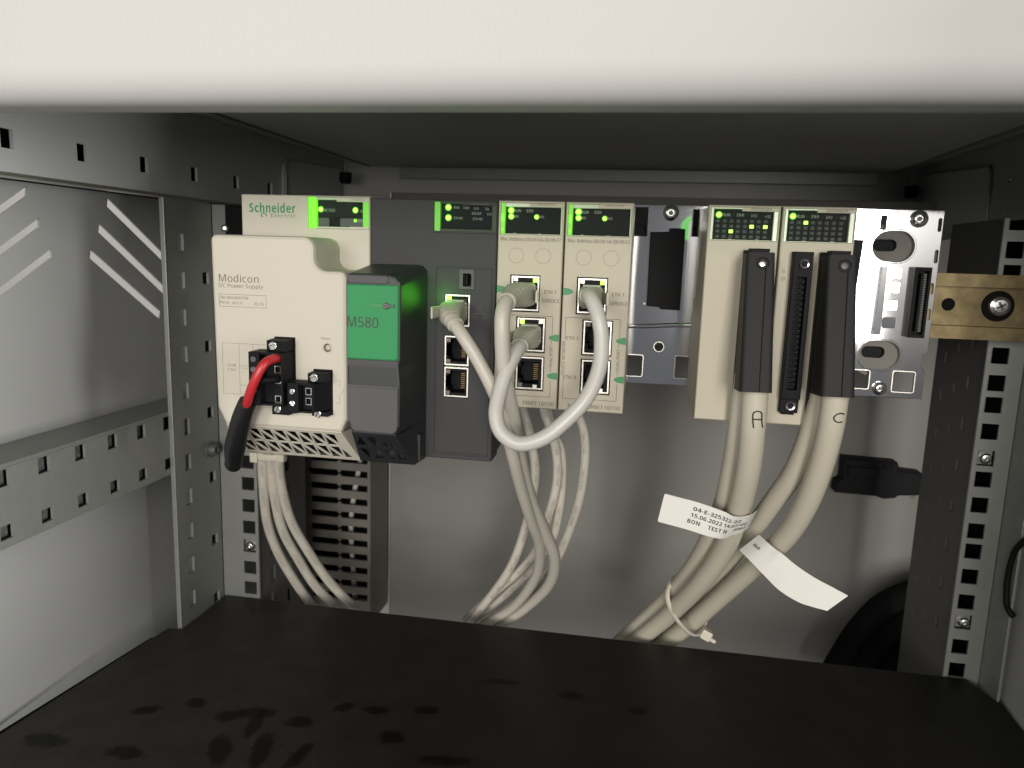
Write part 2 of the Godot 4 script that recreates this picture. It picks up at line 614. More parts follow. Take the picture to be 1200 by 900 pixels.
const AX := Basis(Vector3(0, 0, -1), Vector3(0, 1, 0), Vector3(1, 0, 0))   # sheets that face left or right: drawn in (-z, y)
const AY := Basis(Vector3(1, 0, 0), Vector3(0, 0, -1), Vector3(0, 1, 0))   # level sheets: drawn in (x, -z)

# ---------------------------------------------------------------- modules
# the lamp window at the top of a module: black panel, legends, lamps, light pipes and a clear pane
func display(parent: Node3D, x0: float, x1: float, y0: float, y1: float, z: float, wx0: float, wx1: float, wy0: float, wy1: float, left_pipe: Material, right_pipe: Material, rim: Material = null) -> Node3D:
	var b := start(parent)
	b.box(x0 + 0.1, x1 - 0.1, y0 + 0.1, y1 - 0.1, z - 5, z - 2.6)
	var d := part("lamp_panel", b, M.display, parent)
	for s in [[x0 + 0.1, wx0, y0 + 0.1, y1 - 0.1, left_pipe], [wx1, x1 - 0.1, y0 + 0.1, y1 - 0.1, right_pipe], [wx0 + 0.02, wx1 - 0.02, wy1, y1 - 0.1, rim if rim else M.pipe], [wx0 + 0.02, wx1 - 0.02, y0 + 0.1, wy0, rim if rim else M.pipe]]:
		if s[1] - s[0] < 0.25 or s[3] - s[2] < 0.25:
			continue
		b = start(parent)
		b.box(s[0], s[1], s[2], s[3], z - 2.5, z - 0.25, 0.25)
		part("light_pipe", b, s[4], d)
	b = start(parent)
	b.soft()
	var n := 8
	for i in n:   # a slightly bowed pane
		var ya := lerpf(wy0, wy1, float(i) / n)
		var yb := lerpf(wy0, wy1, float(i + 1) / n)
		var za := z - 2.2 + 0.25 * i - 0.55 * pow(1.0 - minf(1.0, i / 3.0), 1.5)
		var zb := z - 2.2 + 0.25 * (i + 1) - 0.55 * pow(1.0 - minf(1.0, (i + 1) / 3.0), 1.5)
		b.quad(Vector3(wx0, ya, za), Vector3(wx1, ya, za), Vector3(wx1, yb, zb), Vector3(wx0, yb, zb), Vector3(0, 0, 1))
	part("window_pane", b, M.pane, d)
	return d

func legends(parent: Node, z: float, rows: Array, m: Material) -> void:
	var b := start(parent)
	for r in rows:
		b.text(r[0], r[1], r[2], r[3], r[4], z)
	part("lettering", b, m, parent)

func module_shell(parent: Node3D, x0: float, x1: float, y0: float, y1: float, zf: float, holes: Array, front: Material, body: Material) -> void:
	var b := start(parent)
	b.prism(rect(x0 + 0.3, x1 - 0.3, y0 + 0.4, y1 - 0.4), 1, zf - 16, 0.0, rect(x0 + 0.6, x1 - 0.6, y0 + 1.5, y1 + 3.5))
	part("housing", b, body, parent)
	b = start(parent)
	b.plate(rect(x0, x1, y0, y1), holes, zf - 16, zf, 0.45)
	part("front_panel", b, front, parent)

func power_supply() -> void:
	var t := thing("power_supply_module", "cream double width power supply with red wire terminal, leftmost in the rack", "power supply", Vector3(-172, -107, 0))
	var zf := 86.0
	var b := start(t)
	b.prism(rect(-206.2, -138.0, -100, 26.6), 1, zf - 16, 0.0, rect(-205.5, -138.5, -76, 30))
	part("housing", b, M.cream_cool, t)
	b = start(t)
	b.plate(rect(-206.6, -137.4, -86, 27.2), [rect(-170.3, -137.9, 10.9, 26.6)], zf - 16, zf, 0.5)
	part("front_panel", b, M.cream, t)
	# the raised cover with its stepped right shoulder
	var o := PackedVector2Array()
	for p in [[-205.4, -64], [-205.2, -78], [-201, -86.6], [-140.6, -86.6], [-137.4, -80]]:
		o.append(Vector2(p[0], p[1]))
	for i in 6:
		var a := PI / 2 * i / 5
		o.append(Vector2(-141 + 3.6 * cos(a), -12.9 + 3.6 * sin(a)))
	for i in 7:
		var a := -PI / 2 - PI / 2 * i / 6
		o.append(Vector2(-147.6 + 5.8 * cos(a), -3.5 + 5.8 * sin(a)))
	for i in 7:
		var a := PI / 2 * i / 6
		o.append(Vector2(-159 + 5.6 * cos(a), 0.6 + 5.6 * sin(a)))
	for i in 5:
		var a := PI / 2 + PI / 2 * i / 4
		o.append(Vector2(-203.2 + 2.9 * cos(a), 3.2 + 2.9 * sin(a)))
	b = start(t)
	var hdr := [rect(-173.9, -163.2, -78.6, -41.4), rect(-154.2, -144.4, -78.2, -56.0), circle(-147.0, -45.6, 2.0)]
	var inner := B.inset(o, 1.6)
	b.band(o, 86, o, 114.6)
	b.band(o, 114.6, B.inset(o, 0.5), 116.3)
	b.band(B.inset(o, 0.5), 116.3, inner, 117)
	b.plate(inner, hdr, 108, 117)
	part("cover", b, M.cream, t)
	# sloping vented foot of the cover
	b = start(t)
	var run := Vector2(19.4, 19.0).length()
	var dir := Vector3(0, 19.0, 19.4).normalized()
	b.xf = Transform3D(Basis(Vector3(1, 0, 0), dir, Vector3(1, 0, 0).cross(dir)), Vector3(0, -105.6, 97.0))
	var vents := []
	for row in 2:
		for k in 8:
			var x := -198.2 + k * 6.75 + row * -1.3
			var y0: float = 14.0 if row == 0 else 1.9
			var h := 10.8
			if x + 5.6 > -143.5:
				continue
			vents.append(poly([x + 0.6, y0 + h, x + 6.0, y0 + h, x + 6.0, y0 + 1.2]))
			vents.append(poly([x, y0 + h - 1.8, x, y0, x + 5.0, y0]))
	vents.append(poly([-145.2, 11.4, -145.2, 2.0, -141.3, 2.0]))
	b.plate(poly([-206.2, 0, -137.5, 0, -140.6, run, -201, run]), vents, -0.5, 0, 0.2)
	b.xf = Transform3D()
	for s in [[-206.2, -201.0, -1.0], [-137.5, -140.6, 1.0]]:
		b.tri(Vector3(s[0], -105.6, 97.0), Vector3(s[1], -86.6, 116.4), Vector3(s[0], -86.6, 86), Vector3(s[2], 0, 0))
		b.tri(Vector3(s[0], -105.6, 97.0), Vector3(s[0], -105.6, 70), Vector3(s[0], -86.6, 86), Vector3(s[2], 0, 0))
	b.quad(Vector3(-206.2, -105.6, 97.0), Vector3(-137.5, -105.6, 97.0), Vector3(-137.5, -105, 70), Vector3(-206.2, -105, 70), Vector3(0, -1, 0))
	part("vented_foot", b, M.cream, t)
	b = start(t)
	b.box(-203, -139, -105, -87, 71, 89)
	part("vent_shade_block", b, M.black_matt, t)  # black block added so the vents look dark inside, as in shade
	# lamp window
	var d := display(t, -170.3, -137.9, 10.9, 26.6, zf, -165.9, -141.2, 12.0, 25.2, M.pipe_lit, M.pipe_lit.duplicate())
	(d.get_child(1) as MeshInstance3D).material_override.emission_energy_multiplier = 0.35
	b = start(t)
	b.box(-155, -138.1, 24.4, 26.5, zf - 2.2, zf - 0.05, 0.2)
	b.box(-148, -138.1, 11.0, 12.2, zf - 2.2, zf - 0.05, 0.2)
	part("name_tab", b, M.cream, t)
	for s in [[-165.6, -159.6], [-153.9, -141.4]]:
		b = start(t)
		b.prism(rr(s[0], s[1], 12.1, 16.4, 0.8, 3), zf - 2.5, zf - 1.7, 0.2)
		part("grey_key", b, M.flap_grey, t)
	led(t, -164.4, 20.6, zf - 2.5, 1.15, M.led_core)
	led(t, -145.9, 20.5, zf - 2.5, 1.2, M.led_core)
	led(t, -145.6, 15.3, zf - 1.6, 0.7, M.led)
	led_lamp(t, -164.0, 20.6, zf - 1.4, 0.00012)
	led_lamp(t, -146.2, 20.4, zf - 1.4, 0.00008)
	legends(t, zf - 2.55, [["ACTIVE", -159.7, 20.2, 6.0, 1.5], ["OK", -142.7, 20.0, 1.8, 1.2]], M.legend)
	legends(t, zf - 1.6, [["RD", -142.9, 15.2, 2.2, 1.2]], M.legend)
	legends(t, zf + 0.0, [["CPS4022", -144, 25.5, 7.6, 1.0]], M.ink_light)
	# the maker's name
	b = start(t)
	b.text("Schneider", -189.6, 20.7, 25.2, 4.9, zf + 0.06, true)
	for s in [0.0, 1.0]:   # the looped emblem under the name
		var q := []
		for i in 21:
			var a := -0.6 + 5.0 * i / 20.0
			q.append(Vector2(-194.3 + (1.7 - 0.25 * s) * cos(a), 16.9 + (1.25 - 0.2 * s) * sin(a)).rotated(0.0))
		for i in 20:
			var w := 0.45
			var c0 := Vector2(-194.3, 16.9)
			var p0: Vector2 = q[i]
			var p1: Vector2 = q[i + 1]
			var i0: Vector2 = p0.lerp(c0, w * 0.6)
			var i1: Vector2 = p1.lerp(c0, w * 0.6)
			b.quad(Vector3(p0.x, p0.y, zf + 0.06 + s * 0.01), Vector3(p1.x, p1.y, zf + 0.06 + s * 0.01), Vector3(i1.x, i1.y, zf + 0.06 + s * 0.01), Vector3(i0.x, i0.y, zf + 0.06 + s * 0.01), Vector3(0, 0, 1))
	b.text("E l e c t r i c", -183.8, 16.9, 13.4, 2.0, zf + 0.06, true, null, true)
	part("brand_lettering", b, M.green_ink, t)
	b = start(t)
	b.text("Modicon", -191.7, -14.4, 20.6, 3.7, 117.06)
	b.text("DC Power Supply", -190.6, -18.3, 23.0, 2.6, 117.06)
	part("title_lettering", b, M.ink_light, t)
	b = start(t)
	b.text("SN: 06224007198", -194.2, -23.7, 14.6, 1.3, 117.06)
	b.text("PV:02  SV:1.0", -195.9, -26.2, 11.4, 1.3, 117.06)
	b.text("RL:18", -181.5, -26.3, 4.6, 1.3, 117.06)
	frame_lines(b, -202.2, -177.7, -28.1, -22.2, 117.06, 0.18)
	# the printed terminal diagram
	frame_lines(b, -201.4, -174.5, -70.8, -45.8, 117.06, 0.14)
	line(b, -192.5, -45.8, -192.5, -70.8, 117.06, 0.14)
	line(b, -185.4, -45.8, -185.4, -49.0, 117.06, 0.14)
	line(b, -192.5, -56.7, -184.6, -56.7, 117.06, 0.14)
	line(b, -192.5, -66.2, -184.6, -66.2, 117.06, 0.14)
	line(b, -191.4, -57.8, -188.0, -57.8, 117.06, 0.14)
	b.text("24-48", -196.7, -56.6, 4.6, 1.2, 117.06)
	b.text("V  8 A", -196.7, -58.8, 4.4, 1.2, 117.06)
	b.text("Reset", -147.6, -41.2, 4.8, 1.2, 117.06)
	line(b, -142.9, -61.1, -140.9, -61.1, 117.06, 0.14)
	line(b, -140.9, -61.1, -140.9, -64.0, 117.06, 0.14)
	line(b, -140.9, -69.0, -140.9, -72.1, 117.06, 0.14)
	line(b, -142.9, -72.1, -140.9, -72.1, 117.06, 0.14)
	line(b, -141.4, -69.0, -138.9, -65.4, 117.06, 0.14)
	part("small_print", b, M.ink_light, t)
	# reset button in its round well
	b = start(t)
	b.lathe(Vector3(-147.0, -45.6, 114.4), Vector3(0, 0, 1), [Vector2(1.45, 0), Vector2(1.45, 1.4), Vector2(1.1, 1.8), Vector2(0, 1.9)], 18)
	part("reset_button", b, M.cream_cool, t)
	b = start(t)
	b.lathe(Vector3(-147.0, -45.6, 117.0), Vector3(0, 0, 1), [Vector2(2.7, 0.02), Vector2(2.5, 0.3), Vector2(2.1, 0.3), Vector2(2.0, -3)], 22)
	part("button_collar", b, M.cream, t)
	# recessed sockets and the two plugs
	for s in [[-173.9, -163.2, -78.6, -41.4], [-154.2, -144.4, -78.2, -56.0]]:
		b = start(t)
		b.plate(rect(s[0] + 0.05, s[1] - 0.05, s[2] + 0.05, s[3] - 0.05), [rect(s[0] + 0.8, s[1] - 0.8, s[2] + 0.8, s[3] - 0.8)], 109, 117.3, 0.2)
		b.box(s[0] + 0.1, s[1] - 0.1, s[2] + 0.1, s[3] - 0.1, 108, 110)
		part("terminal_socket", b, M.black, t)
	terminal_plug(t, -180.4, -165.0, -163.9, -72.9, -47.6, -173.5, -42.4, -78.2, [-50.4, -56.0, -61.0, -70.2], [-51.0, -55.8, -61.0, -66.0], 130.5, "")
	terminal_plug(t, -162.0, -150.4, -144.9, -75.6, -61.4, -153.9, -57.2, -78.0, [-65.8, -70.6], [-65.4, -71.0], 129.0, "")

func line(b: B, x0: float, y0: float, x1: float, y1: float, z: float, w: float) -> void:
	var d := (Vector2(x1, y1) - Vector2(x0, y0)).normalized()
	var n := Vector2(-d.y, d.x) * w * 0.5
	b.quad(Vector3(x0 + n.x, y0 + n.y, z), Vector3(x1 + n.x, y1 + n.y, z), Vector3(x1 - n.x, y1 - n.y, z), Vector3(x0 - n.x, y0 - n.y, z), Vector3(0, 0, 1))

func frame_lines(b: B, x0: float, x1: float, y0: float, y1: float, z: float, w: float) -> void:
	line(b, x0, y0, x1, y0, z, w)
	line(b, x0, y1, x1, y1, z, w)
	line(b, x0 + w / 2, y0, x0 + w / 2, y1, z, w)
	line(b, x1 - w / 2, y0, x1 - w / 2, y1, z, w)

# pluggable screw terminal: screw column on the left, wire entries beside it, a plain back on the right, flanges with screws
func terminal_plug(t: Node3D, x0: float, xm: float, x1: float, y0: float, y1: float, fx0: float, fy1: float, fy0: float, entries: Array, screws: Array, z: float, label: String) -> void:
	var b := start(t)
	var col := x0 + 5.4
	# screw column
	b.prism(rect(x0, col, y0, y1), 119, z, 0.3)
	# entry column with openings
	var holes := []
	for e in entries:
		holes.append(rect(xm - 4.6, xm - 1.3, e - 1.9, e + 1.9))
	b.plate(rect(col, xm, y0, y1), holes, z - 9, z - 5.0, 0.2)
	b.box(col + 0.05, xm - 0.05, y1 - 1.0, y1, z - 5, z - 1.2)
	b.box(col + 0.05, xm - 0.05, y0, y0 + 1.0, z - 5, z - 1.2)
	b.box(col, xm, y0, y1, z - 10, z - 9)
	# back that slopes to the socket
	b.prism(rect(xm, xm + 0.8, y0 + 0.4, y1 - 0.4), 117, z - 1.6, 0.0, rect(xm, x1, y0 + 0.4, y1 - 0.4))
	b.box(fx0 + 0.4, xm, y0 + 0.4, y1 - 0.4, 111, z - 10)
	# flanges
	b.prism(rect(fx0, x1, y1 + 0.05, fy1), 111, z - 4.5, 0.4, rect(fx0, x1, y1 + 0.05, fy1 + 0.6))
	b.prism(rect(fx0 + 1, x1, fy0, y0 - 0.05), 111, z - 6.5, 0.4)
	var p := part("terminal_plug", b, M.black, t)
	for e in entries:
		b = start(t)
		b.plate(rect(xm - 4.7, xm - 1.4, e - 1.85, e + 1.85), [rect(xm - 4.2, xm - 1.9, e - 1.35, e + 1.35)], z - 8, z - 4.4, 0.1)
		part("clamp", b, M.steel, p)
	for e in screws:
		b = start(t)
		slot_screw(b, x0 + 2.6, e, z, 1.35, 1.0 + e)
		part("clamp_screw", b, M.steel if entries.size() < 3 else M.dark_metal, p)
	b = start(t)
	slot_screw(b, fx0 + 3.4, (y1 + fy1) / 2 + 0.1, z - 4.5, 2.0, 0.3)
	part("flange_screw", b, M.steel, p)
	b = start(t)
	slot_screw(b, fx0 + 4.2, (y0 + fy0) / 2, z - 6.5, 1.8, 1.2)
	part("flange_screw", b, M.steel, p)

func processor() -> void:
	var t := thing("processor_module", "dark grey double width processor module with bright green cover panel", "processor module", Vector3(-104.5, -104, 0))
	var zf := 86.0
	var jacks := [rect(-98.2, -84.9, -35.8, -19.2), rect(-98.2, -84.9, -71.8, -39.9)]
	var win := rect(-104.3, -72.9, 10.4, 25.6)
	var b := start(t)
	b.prism(rect(-136.4, -73.2, -103.6, 26), 1, zf - 16, 0.0, rect(-136, -73.6, -98, 30))
	part("housing", b, M.grey_plastic, t)
	b = start(t)
	b.plate(rect(-136.9, -72.4, -104, 26.4), [win, jacks[0], jacks[1], rect(-91.2, -83.0, -17.0, -6.7)], zf - 16, zf, 0.5)
	part("front_panel", b, M.grey_plastic, t)
	# door outline: a raised frame line around the ports
	b = start(t)
	b.plate(rect(-102.9, -74.2, -101, -6.2), [rect(-102.4, -74.7, -100.5, -6.7)], zf - 1, zf + 0.5, 0.15)
	b.plate(rect(-106.2, -73.0, -103.7, -101.6), [], zf - 1, zf + 0.35, 0.3)
	part("port_door", b, M.grey_plastic, t)
	var d := display(t, -104.3, -72.9, 10.4, 25.6, zf, -101.2, -75.2, 12.4, 24.6, M.pipe_faint, M.dark_pipe, M.dark_pipe)
	b = start(t)
	b.box(-90, -73, 23.9, 25.5, zf - 2.2, zf - 0.05, 0.2)
	b.box(-104.2, -72.95, 10.45, 11.4, zf - 2.2, zf + 0.5, 0.25)
	part("name_tab", b, M.grey_plastic, t)
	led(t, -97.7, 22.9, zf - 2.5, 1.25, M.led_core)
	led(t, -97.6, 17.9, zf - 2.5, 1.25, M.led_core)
	led_lamp(t, -97.7, 20.4, zf - 1.3, 0.00008)
	legends(t, zf - 2.52, [["RUN", -93.6, 22.9, 2.6, 1.2], ["ERR", -88.6, 22.8, 2.8, 1.2], ["I/O", -83.6, 22.6, 2.4, 1.2], ["DL", -78, 22.5, 2.0, 1.2], ["ETH MS", -92.6, 17.8, 4.6, 1.2], ["BACKUP", -83.4, 20.2, 4.6, 1.2], ["I/O", -77.0, 20.0, 2.4, 1.2], ["ETH NS", -82.8, 17.6, 4.8, 1.2]], M.legend)
	for p in [[-86.4, 20.3], [-79.5, 20.1], [-86.4, 17.7], [-92.2, 15.2], [-86.0, 15.0], [-80.0, 14.8]]:
		led(t, p[0], p[1], zf - 2.5, 0.45, M.led_off)
	legends(t, zf + 0.02, [["P58 2040", -81, 24.7, 8.0, 0.9]], M.legend_dim)
	# dark raised cover with green panel
	var o := PackedVector2Array()
	for p in [[-136.9, -11.6], [-135.7, -10.0], [-134, -9.7], [-116, -10.0], [-113.6, -10.8], [-111.2, -13.2], [-110.6, -15.2], [-110.6, -49.6], [-111.4, -53.2], [-110.6, -61.2], [-110.8, -81.5], [-113.2, -86.4], [-134.4, -86.4], [-136.9, -80]]:
		o.append(Vector2(p[0], p[1]))
	var o2 := PackedVector2Array()
	for p in [[-136.9, -6.4], [-135.7, -5.8], [-134, -5.7], [-112, -5.5], [-109.4, -6.0], [-107.4, -8.2], [-107.0, -12], [-107.0, -49.6], [-107.0, -53.2], [-107.0, -61.2], [-107.0, -84], [-107.0, -91.2], [-134.4, -91.2], [-136.9, -86]]:
		o2.append(Vector2(p[0], p[1]))
	b = start(t)
	b.prism(o, 86.02, 118, 1.0, o2)
	b.prism(rect(-136.9, -107.0, -104, -90), 86.02, 96, 0.6)
	part("cover", b, M.black_cover, t)
	# sloping foot with vents
	b = start(t)
	var dir := Vector3(0, 18.8, 17.5).normalized()
	var run := Vector2(18.8, 17.5).length()
	b.xf = Transform3D(Basis(Vector3(1, 0, 0), dir, Vector3(1, 0, 0).cross(dir)), Vector3(0, -104.6, 100.4))
	var vents := []
	for row in 2:
		for k in 3:
			var x := -135.4 + k * 6.4 + row * 0.5
			var y0: float = 14.4 if row == 0 else 3.4
			vents.append(poly([x + 0.4, y0, x + 6.2, y0, x + 3.9, y0 + 8.4]) if (k + row) % 2 == 0 else poly([x + 0.4, y0 + 8.4, x + 5.9, y0 + 8.4, x + 3.6, y0]))
	vents.append(poly([-117.0, 14.4, -112.6, 14.4, -116.4, 22.6]))
	vents.append(poly([-115.6, 3.4, -111.0, 3.4, -114.6, 11.4]))
	b.plate(poly([-136.9, 0, -108.6, 0, -112.6, run, -134.6, run]), vents, -0.5, 0.0, 0.2)
	b.xf = Transform3D()
	for s in [[-136.9, -134.6, -1.0], [-108.6, -112.6, 1.0]]:
		b.quad(Vector3(s[0], -104.6, 100.4), Vector3(s[1], -85.8, 117.9), Vector3(s[0] + (1.6 if s[2] > 0 else 0.0), -85.8, 86), Vector3(s[0] + (1.6 if s[2] > 0 else 0.0), -104.6, 86), Vector3(s[2], 0, 0))
	b.quad(Vector3(-136.9, -104.6, 100.4), Vector3(-108.6, -104.6, 100.4), Vector3(-107.0, -104.3, 86), Vector3(-136.9, -104.3, 86), Vector3(0, -1, 0))
	part("vented_foot", b, M.black_cover, t)
	# green panel, its light edge and pull tab
	b = start(t)
	b.prism(poly([-136.6, -50.0, -112.9, -50.0, -111.4, -49.0, -111.4, -14.7, -136.6, -14.9]), 116, 119.0, 0.9)
	var gp := part("green_panel", b, M.green, t)
	b = start(t)
	b.text("M580", -128.6, -32.4, 15.2, 4.9, 119.06)
	part("lettering", b, M.ink, gp)
	b = start(t)
	b.prism(poly([-128.5, -24.3, -116.5, -25.6, -116.5, -23.2, -121, -23.4]), 118.8, 119.25, 0.1)
	part("finger_slot", b, M.mark_green, gp)
	b = start(t)
	b.lathe(Vector3(-117.2, -24.3, 118.9), Vector3(0.1, 0, 1), [Vector2(1.5, 0), Vector2(1.5, 0.9), Vector2(1.1, 1.3), Vector2(0.5, 1.3), Vector2(0.5, 0.4), Vector2(0, 0.4)], 16)
	b.box(-116.4, -113.2, -24.9, -23.7, 118.9, 119.9, 0.3)
	part("latch", b, M.dark_metal, gp)
	b = start(t)
	b.prism(rr(-136.4, -116.3, -14.5, -10.6, 1.6, 4), 117.5, 118.6, 0.5)
	part("top_rim", b, M.flap_grey, t)
	# lower grey flap with its hollow
	b = start(t)
	b.soft()
	var prof := [[-50.2, 118.8], [-52.4, 118.4], [-54.5, 117.4], [-58.0, 116.4], [-61.0, 117.0], [-63.2, 118.6], [-80.0, 118.9]]
	for i in prof.size() - 1:
		b.quad(Vector3(-136.3, prof[i][0], prof[i][1]), Vector3(-111.6, prof[i][0], prof[i][1]), Vector3(-111.6, prof[i + 1][0], prof[i + 1][1]), Vector3(-136.3, prof[i + 1][0], prof[i + 1][1]), Vector3(0, 0, 1))
	b.flat()
	b.prism(poly([-136.3, -63.2, -135.7, -79.6, -134.4, -83.6, -132.6, -84.6, -113.8, -84.9, -112.2, -83.6, -111.4, -81, -111.4, -63.2]), 117, 119.0, 0.5)
	part("lower_flap", b, M.flap_grey, t)
	# ports
	b = start(t)
	b.plate(rect(-91.1, -83.1, -16.9, -6.8), [poly([-89.2, -8.8, -84.9, -8.8, -84.4, -10.4, -84.4, -14.0, -84.9, -15.6, -89.2, -15.6])], zf - 6, zf + 0.35, 0.3)
	var usb := part("usb_port", b, M.flap_grey, t)
	b = start(t)
	b.box(-91, -83.2, -16.8, -6.9, zf - 9, zf - 6)
	b.box(-87.6, -86.9, -14.6, -9.8, zf - 6, zf - 1.2)
	part("insert", b, M.black, usb)
	b = start(t)
	b.plate(poly([-89.5, -8.5, -84.7, -8.5, -84.1, -10.2, -84.1, -14.2, -84.7, -15.9, -89.5, -15.9]), [poly([-89.1, -8.9, -84.9, -8.9, -84.5, -10.4, -84.5, -14.0, -84.9, -15.5, -89.1, -15.5])], zf - 3, zf + 0.5, 0.1)
	part("shell", b, M.dark_metal, usb)
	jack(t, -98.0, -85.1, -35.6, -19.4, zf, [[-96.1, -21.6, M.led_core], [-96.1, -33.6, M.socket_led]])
	jack(t, -98.0, -85.1, -55.4, -40.1, zf, [[-96.0, -42.6, M.socket_led], [-96.0, -53.2, M.socket_led]])
	jack(t, -98.0, -85.1, -71.6, -56.0, zf, [[-96.0, -58.6, M.socket_led], [-96.0, -69.4, M.socket_led]])
	led_lamp(t, -97.6, -21.2, zf + 2.5, 0.0003)
	# a small network symbol
	b = start(t)
	for p in [[-80.1, -26.3], [-83.0, -29.7], [-77.4, -29.8]]:
		frame_lines(b, p[0] - 1.1, p[0] + 1.1, p[1] - 0.9, p[1] + 0.9, zf + 0.06, 0.3)
	line(b, -80.1, -27.2, -80.1, -28.4, zf + 0.06, 0.26)
	line(b, -82.6, -28.4, -77.8, -28.4, zf + 0.06, 0.26)
	part("network_symbol", b, M.flap_grey, t)

func network_module(dx: float, mac: String, label: String, extra: bool) -> Node3D:
	var zf := 86.0
	var x := -71.9 + dx
	var t := thing("network_module", label, "communication module", Vector3(x + 16, -74.6, 0), "twin cream network modules in the middle of the rack")
	var ports := [[7.0, 21.1, -26.3, -9.1], [10.6, 24.6, -46.3, -29.5], [10.6, 24.6, -65.4, -48.8]]
	var holes := [rect(x + 1.0, x + 31.2, 10.5, 25.6)]
	for p in ports:
		holes.append(rect(x + p[0] - 0.45, x + p[1] + 0.45, p[2] - 0.45, p[3] + 0.45))
	module_shell(t, x, x + 31.9, -74.6, 26.5, zf, holes, M.cream_io, M.cream_cool)
	var d := display(t, x + 1.0, x + 31.2, 10.5, 25.6, zf, x + 3.2, x + 30.3, 11.0, 23.6, M.pipe_glow, M.pipe)
	var b := start(t)
	b.box(x + 15, x + 31.2, 23.7, 25.5, zf - 2.2, zf - 0.02, 0.2)
	for p in [7.5, 19.8]:
		b.box(x + p, x + p + 1.0, 10.6, 11.3, zf - 2.2, zf - 0.02, 0.15)
	part("name_tab", b, M.cream_io, t)
	for p in [[1.2, 2.9, 16.4, 20.6], [1.3, 2.6, 12.2, 13.6]]:
		b = start(t)
		b.prism(rr(x + p[0], x + p[1], p[2], p[3], 0.6, 3), zf - 1.6, zf - 0.1, 0.2)
		part("light_pipe", b, M.pipe_lit, t)
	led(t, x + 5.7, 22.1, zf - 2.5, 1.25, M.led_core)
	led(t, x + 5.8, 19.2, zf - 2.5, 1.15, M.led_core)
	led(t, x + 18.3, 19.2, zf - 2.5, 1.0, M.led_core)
	for p in [[12.2, 22.0], [18.4, 22.2], [24.6, 22.0], [5.8, 16.4], [18.3, 16.6], [18.3, 13.8], [5.8, 13.8]]:
		led(t, x + p[0], p[1], zf - 2.5, 0.5, M.led_off)
	led_lamp(t, x + 4.4, 21.0, zf - 1.4, 0.00012)
	legends(t, zf - 2.52, [["RUN", x + 8.8, 22.0, 3.4, 1.4], ["ERR", x + 15.0, 22.0, 3.4, 1.4], ["MS", x + 8.4, 19.3, 2.0, 1.2], ["NS", x + 20.9, 19.3, 2.0, 1.2]], M.legend)
	legends(t, zf + 0.04, [["BMENOC0301", x + 23.2, 25.1, 8.4, 0.95]], M.ink_light)
	legends(t, zf + 0.06, [["Mac Address 00-00-54-38-" + mac, x + 16.1, 8.4, 29.4, 1.75], ["ETH 1", x + 26.6, -16.5, 5.6, 1.7], ["SERVICE", x + 27.0, -20.8, 8.6, 1.7], ["ERNET 10/100", x + 22.8, -72.0, 15.6, 1.9], ["ETH", x + 7.2, -72.0, 4.6, 1.9], ["ETH 2", x + 5.6, -38.4, 6.2, 1.7], ["ETH 3", x + 5.0, -57.8, 6.2, 1.7]], M.ink)
	b = start(t)
	b.text("DUAL PORT", x + 28.2, -48.0, 10.5, 1.5, zf + 0.06, false, null, false, PI / 2)
	b.text("DEVICE NETWORK", x + 1.6, -48.2, 16.6, 1.5, zf + 0.06, false, null, false, PI / 2)
	line(b, x + 28.2, -40.2, x + 28.2, -42.2, zf + 0.06, 0.2)
	line(b, x + 28.2, -53.6, x + 28.2, -56.2, zf + 0.06, 0.2)
	line(b, x + 28.4, -28.5, x + 28.4, -37, zf + 0.06, 0.2)
	line(b, x + 28.4, -60, x + 28.4, -68.5, zf + 0.06, 0.2)
	line(b, x + 2.0, -28.4, x + 28.4, -28.4, zf + 0.07, 0.2)
	line(b, x + 2.0, -68.5, x + 28.4, -68.5, zf + 0.07, 0.2)
	line(b, x + 2.0, -28.4, x + 2.0, -39, zf + 0.06, 0.2)
	line(b, x + 2.0, -57.4, x + 2.0, -68.5, zf + 0.06, 0.2)
	part("side_lettering", b, M.ink, t)
	for p in [9.3, 22.5]:
		b = start(t)
		b.plate(circle(x + p, 0.55, 3.8, 28), [circle(x + p, 0.55, 3.52, 28)], zf - 0.2, zf + 0.06)
		part("moulded_ring", b, M.ring, t)
	for p in [[0.15, -16.0, 1.0], [31.6, -38.7, -1.0], [31.6, -57.7, -1.0]]:
		b = start(t)
		var s: float = p[2]
		var o := PackedVector2Array()
		for i in 9:
			var a := -PI / 2 + PI * i / 8
			o.append(Vector2(x + p[0] + s * 4.9 * pow(cos(a), 1.1), p[1] + 1.75 * sin(a) + 0.1 * s))
		b.prism(o, zf - 0.5, zf + 0.25, 0.12)
		part("green_marker", b, M.mark_green, t)
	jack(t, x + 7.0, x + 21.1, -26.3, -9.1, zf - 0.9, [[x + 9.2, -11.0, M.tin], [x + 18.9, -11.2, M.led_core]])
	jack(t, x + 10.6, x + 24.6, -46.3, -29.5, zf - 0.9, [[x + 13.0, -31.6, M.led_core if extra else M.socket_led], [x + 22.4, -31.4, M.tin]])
	jack(t, x + 10.6, x + 24.6, -65.4, -48.8, zf - 0.9, [[x + 13.0, -63.2, M.socket_led], [x + 20.4, -63.8, M.tin]])
	led_lamp(t, x + 18.6, -11.2, zf + 1.5, 0.00001)
	return t

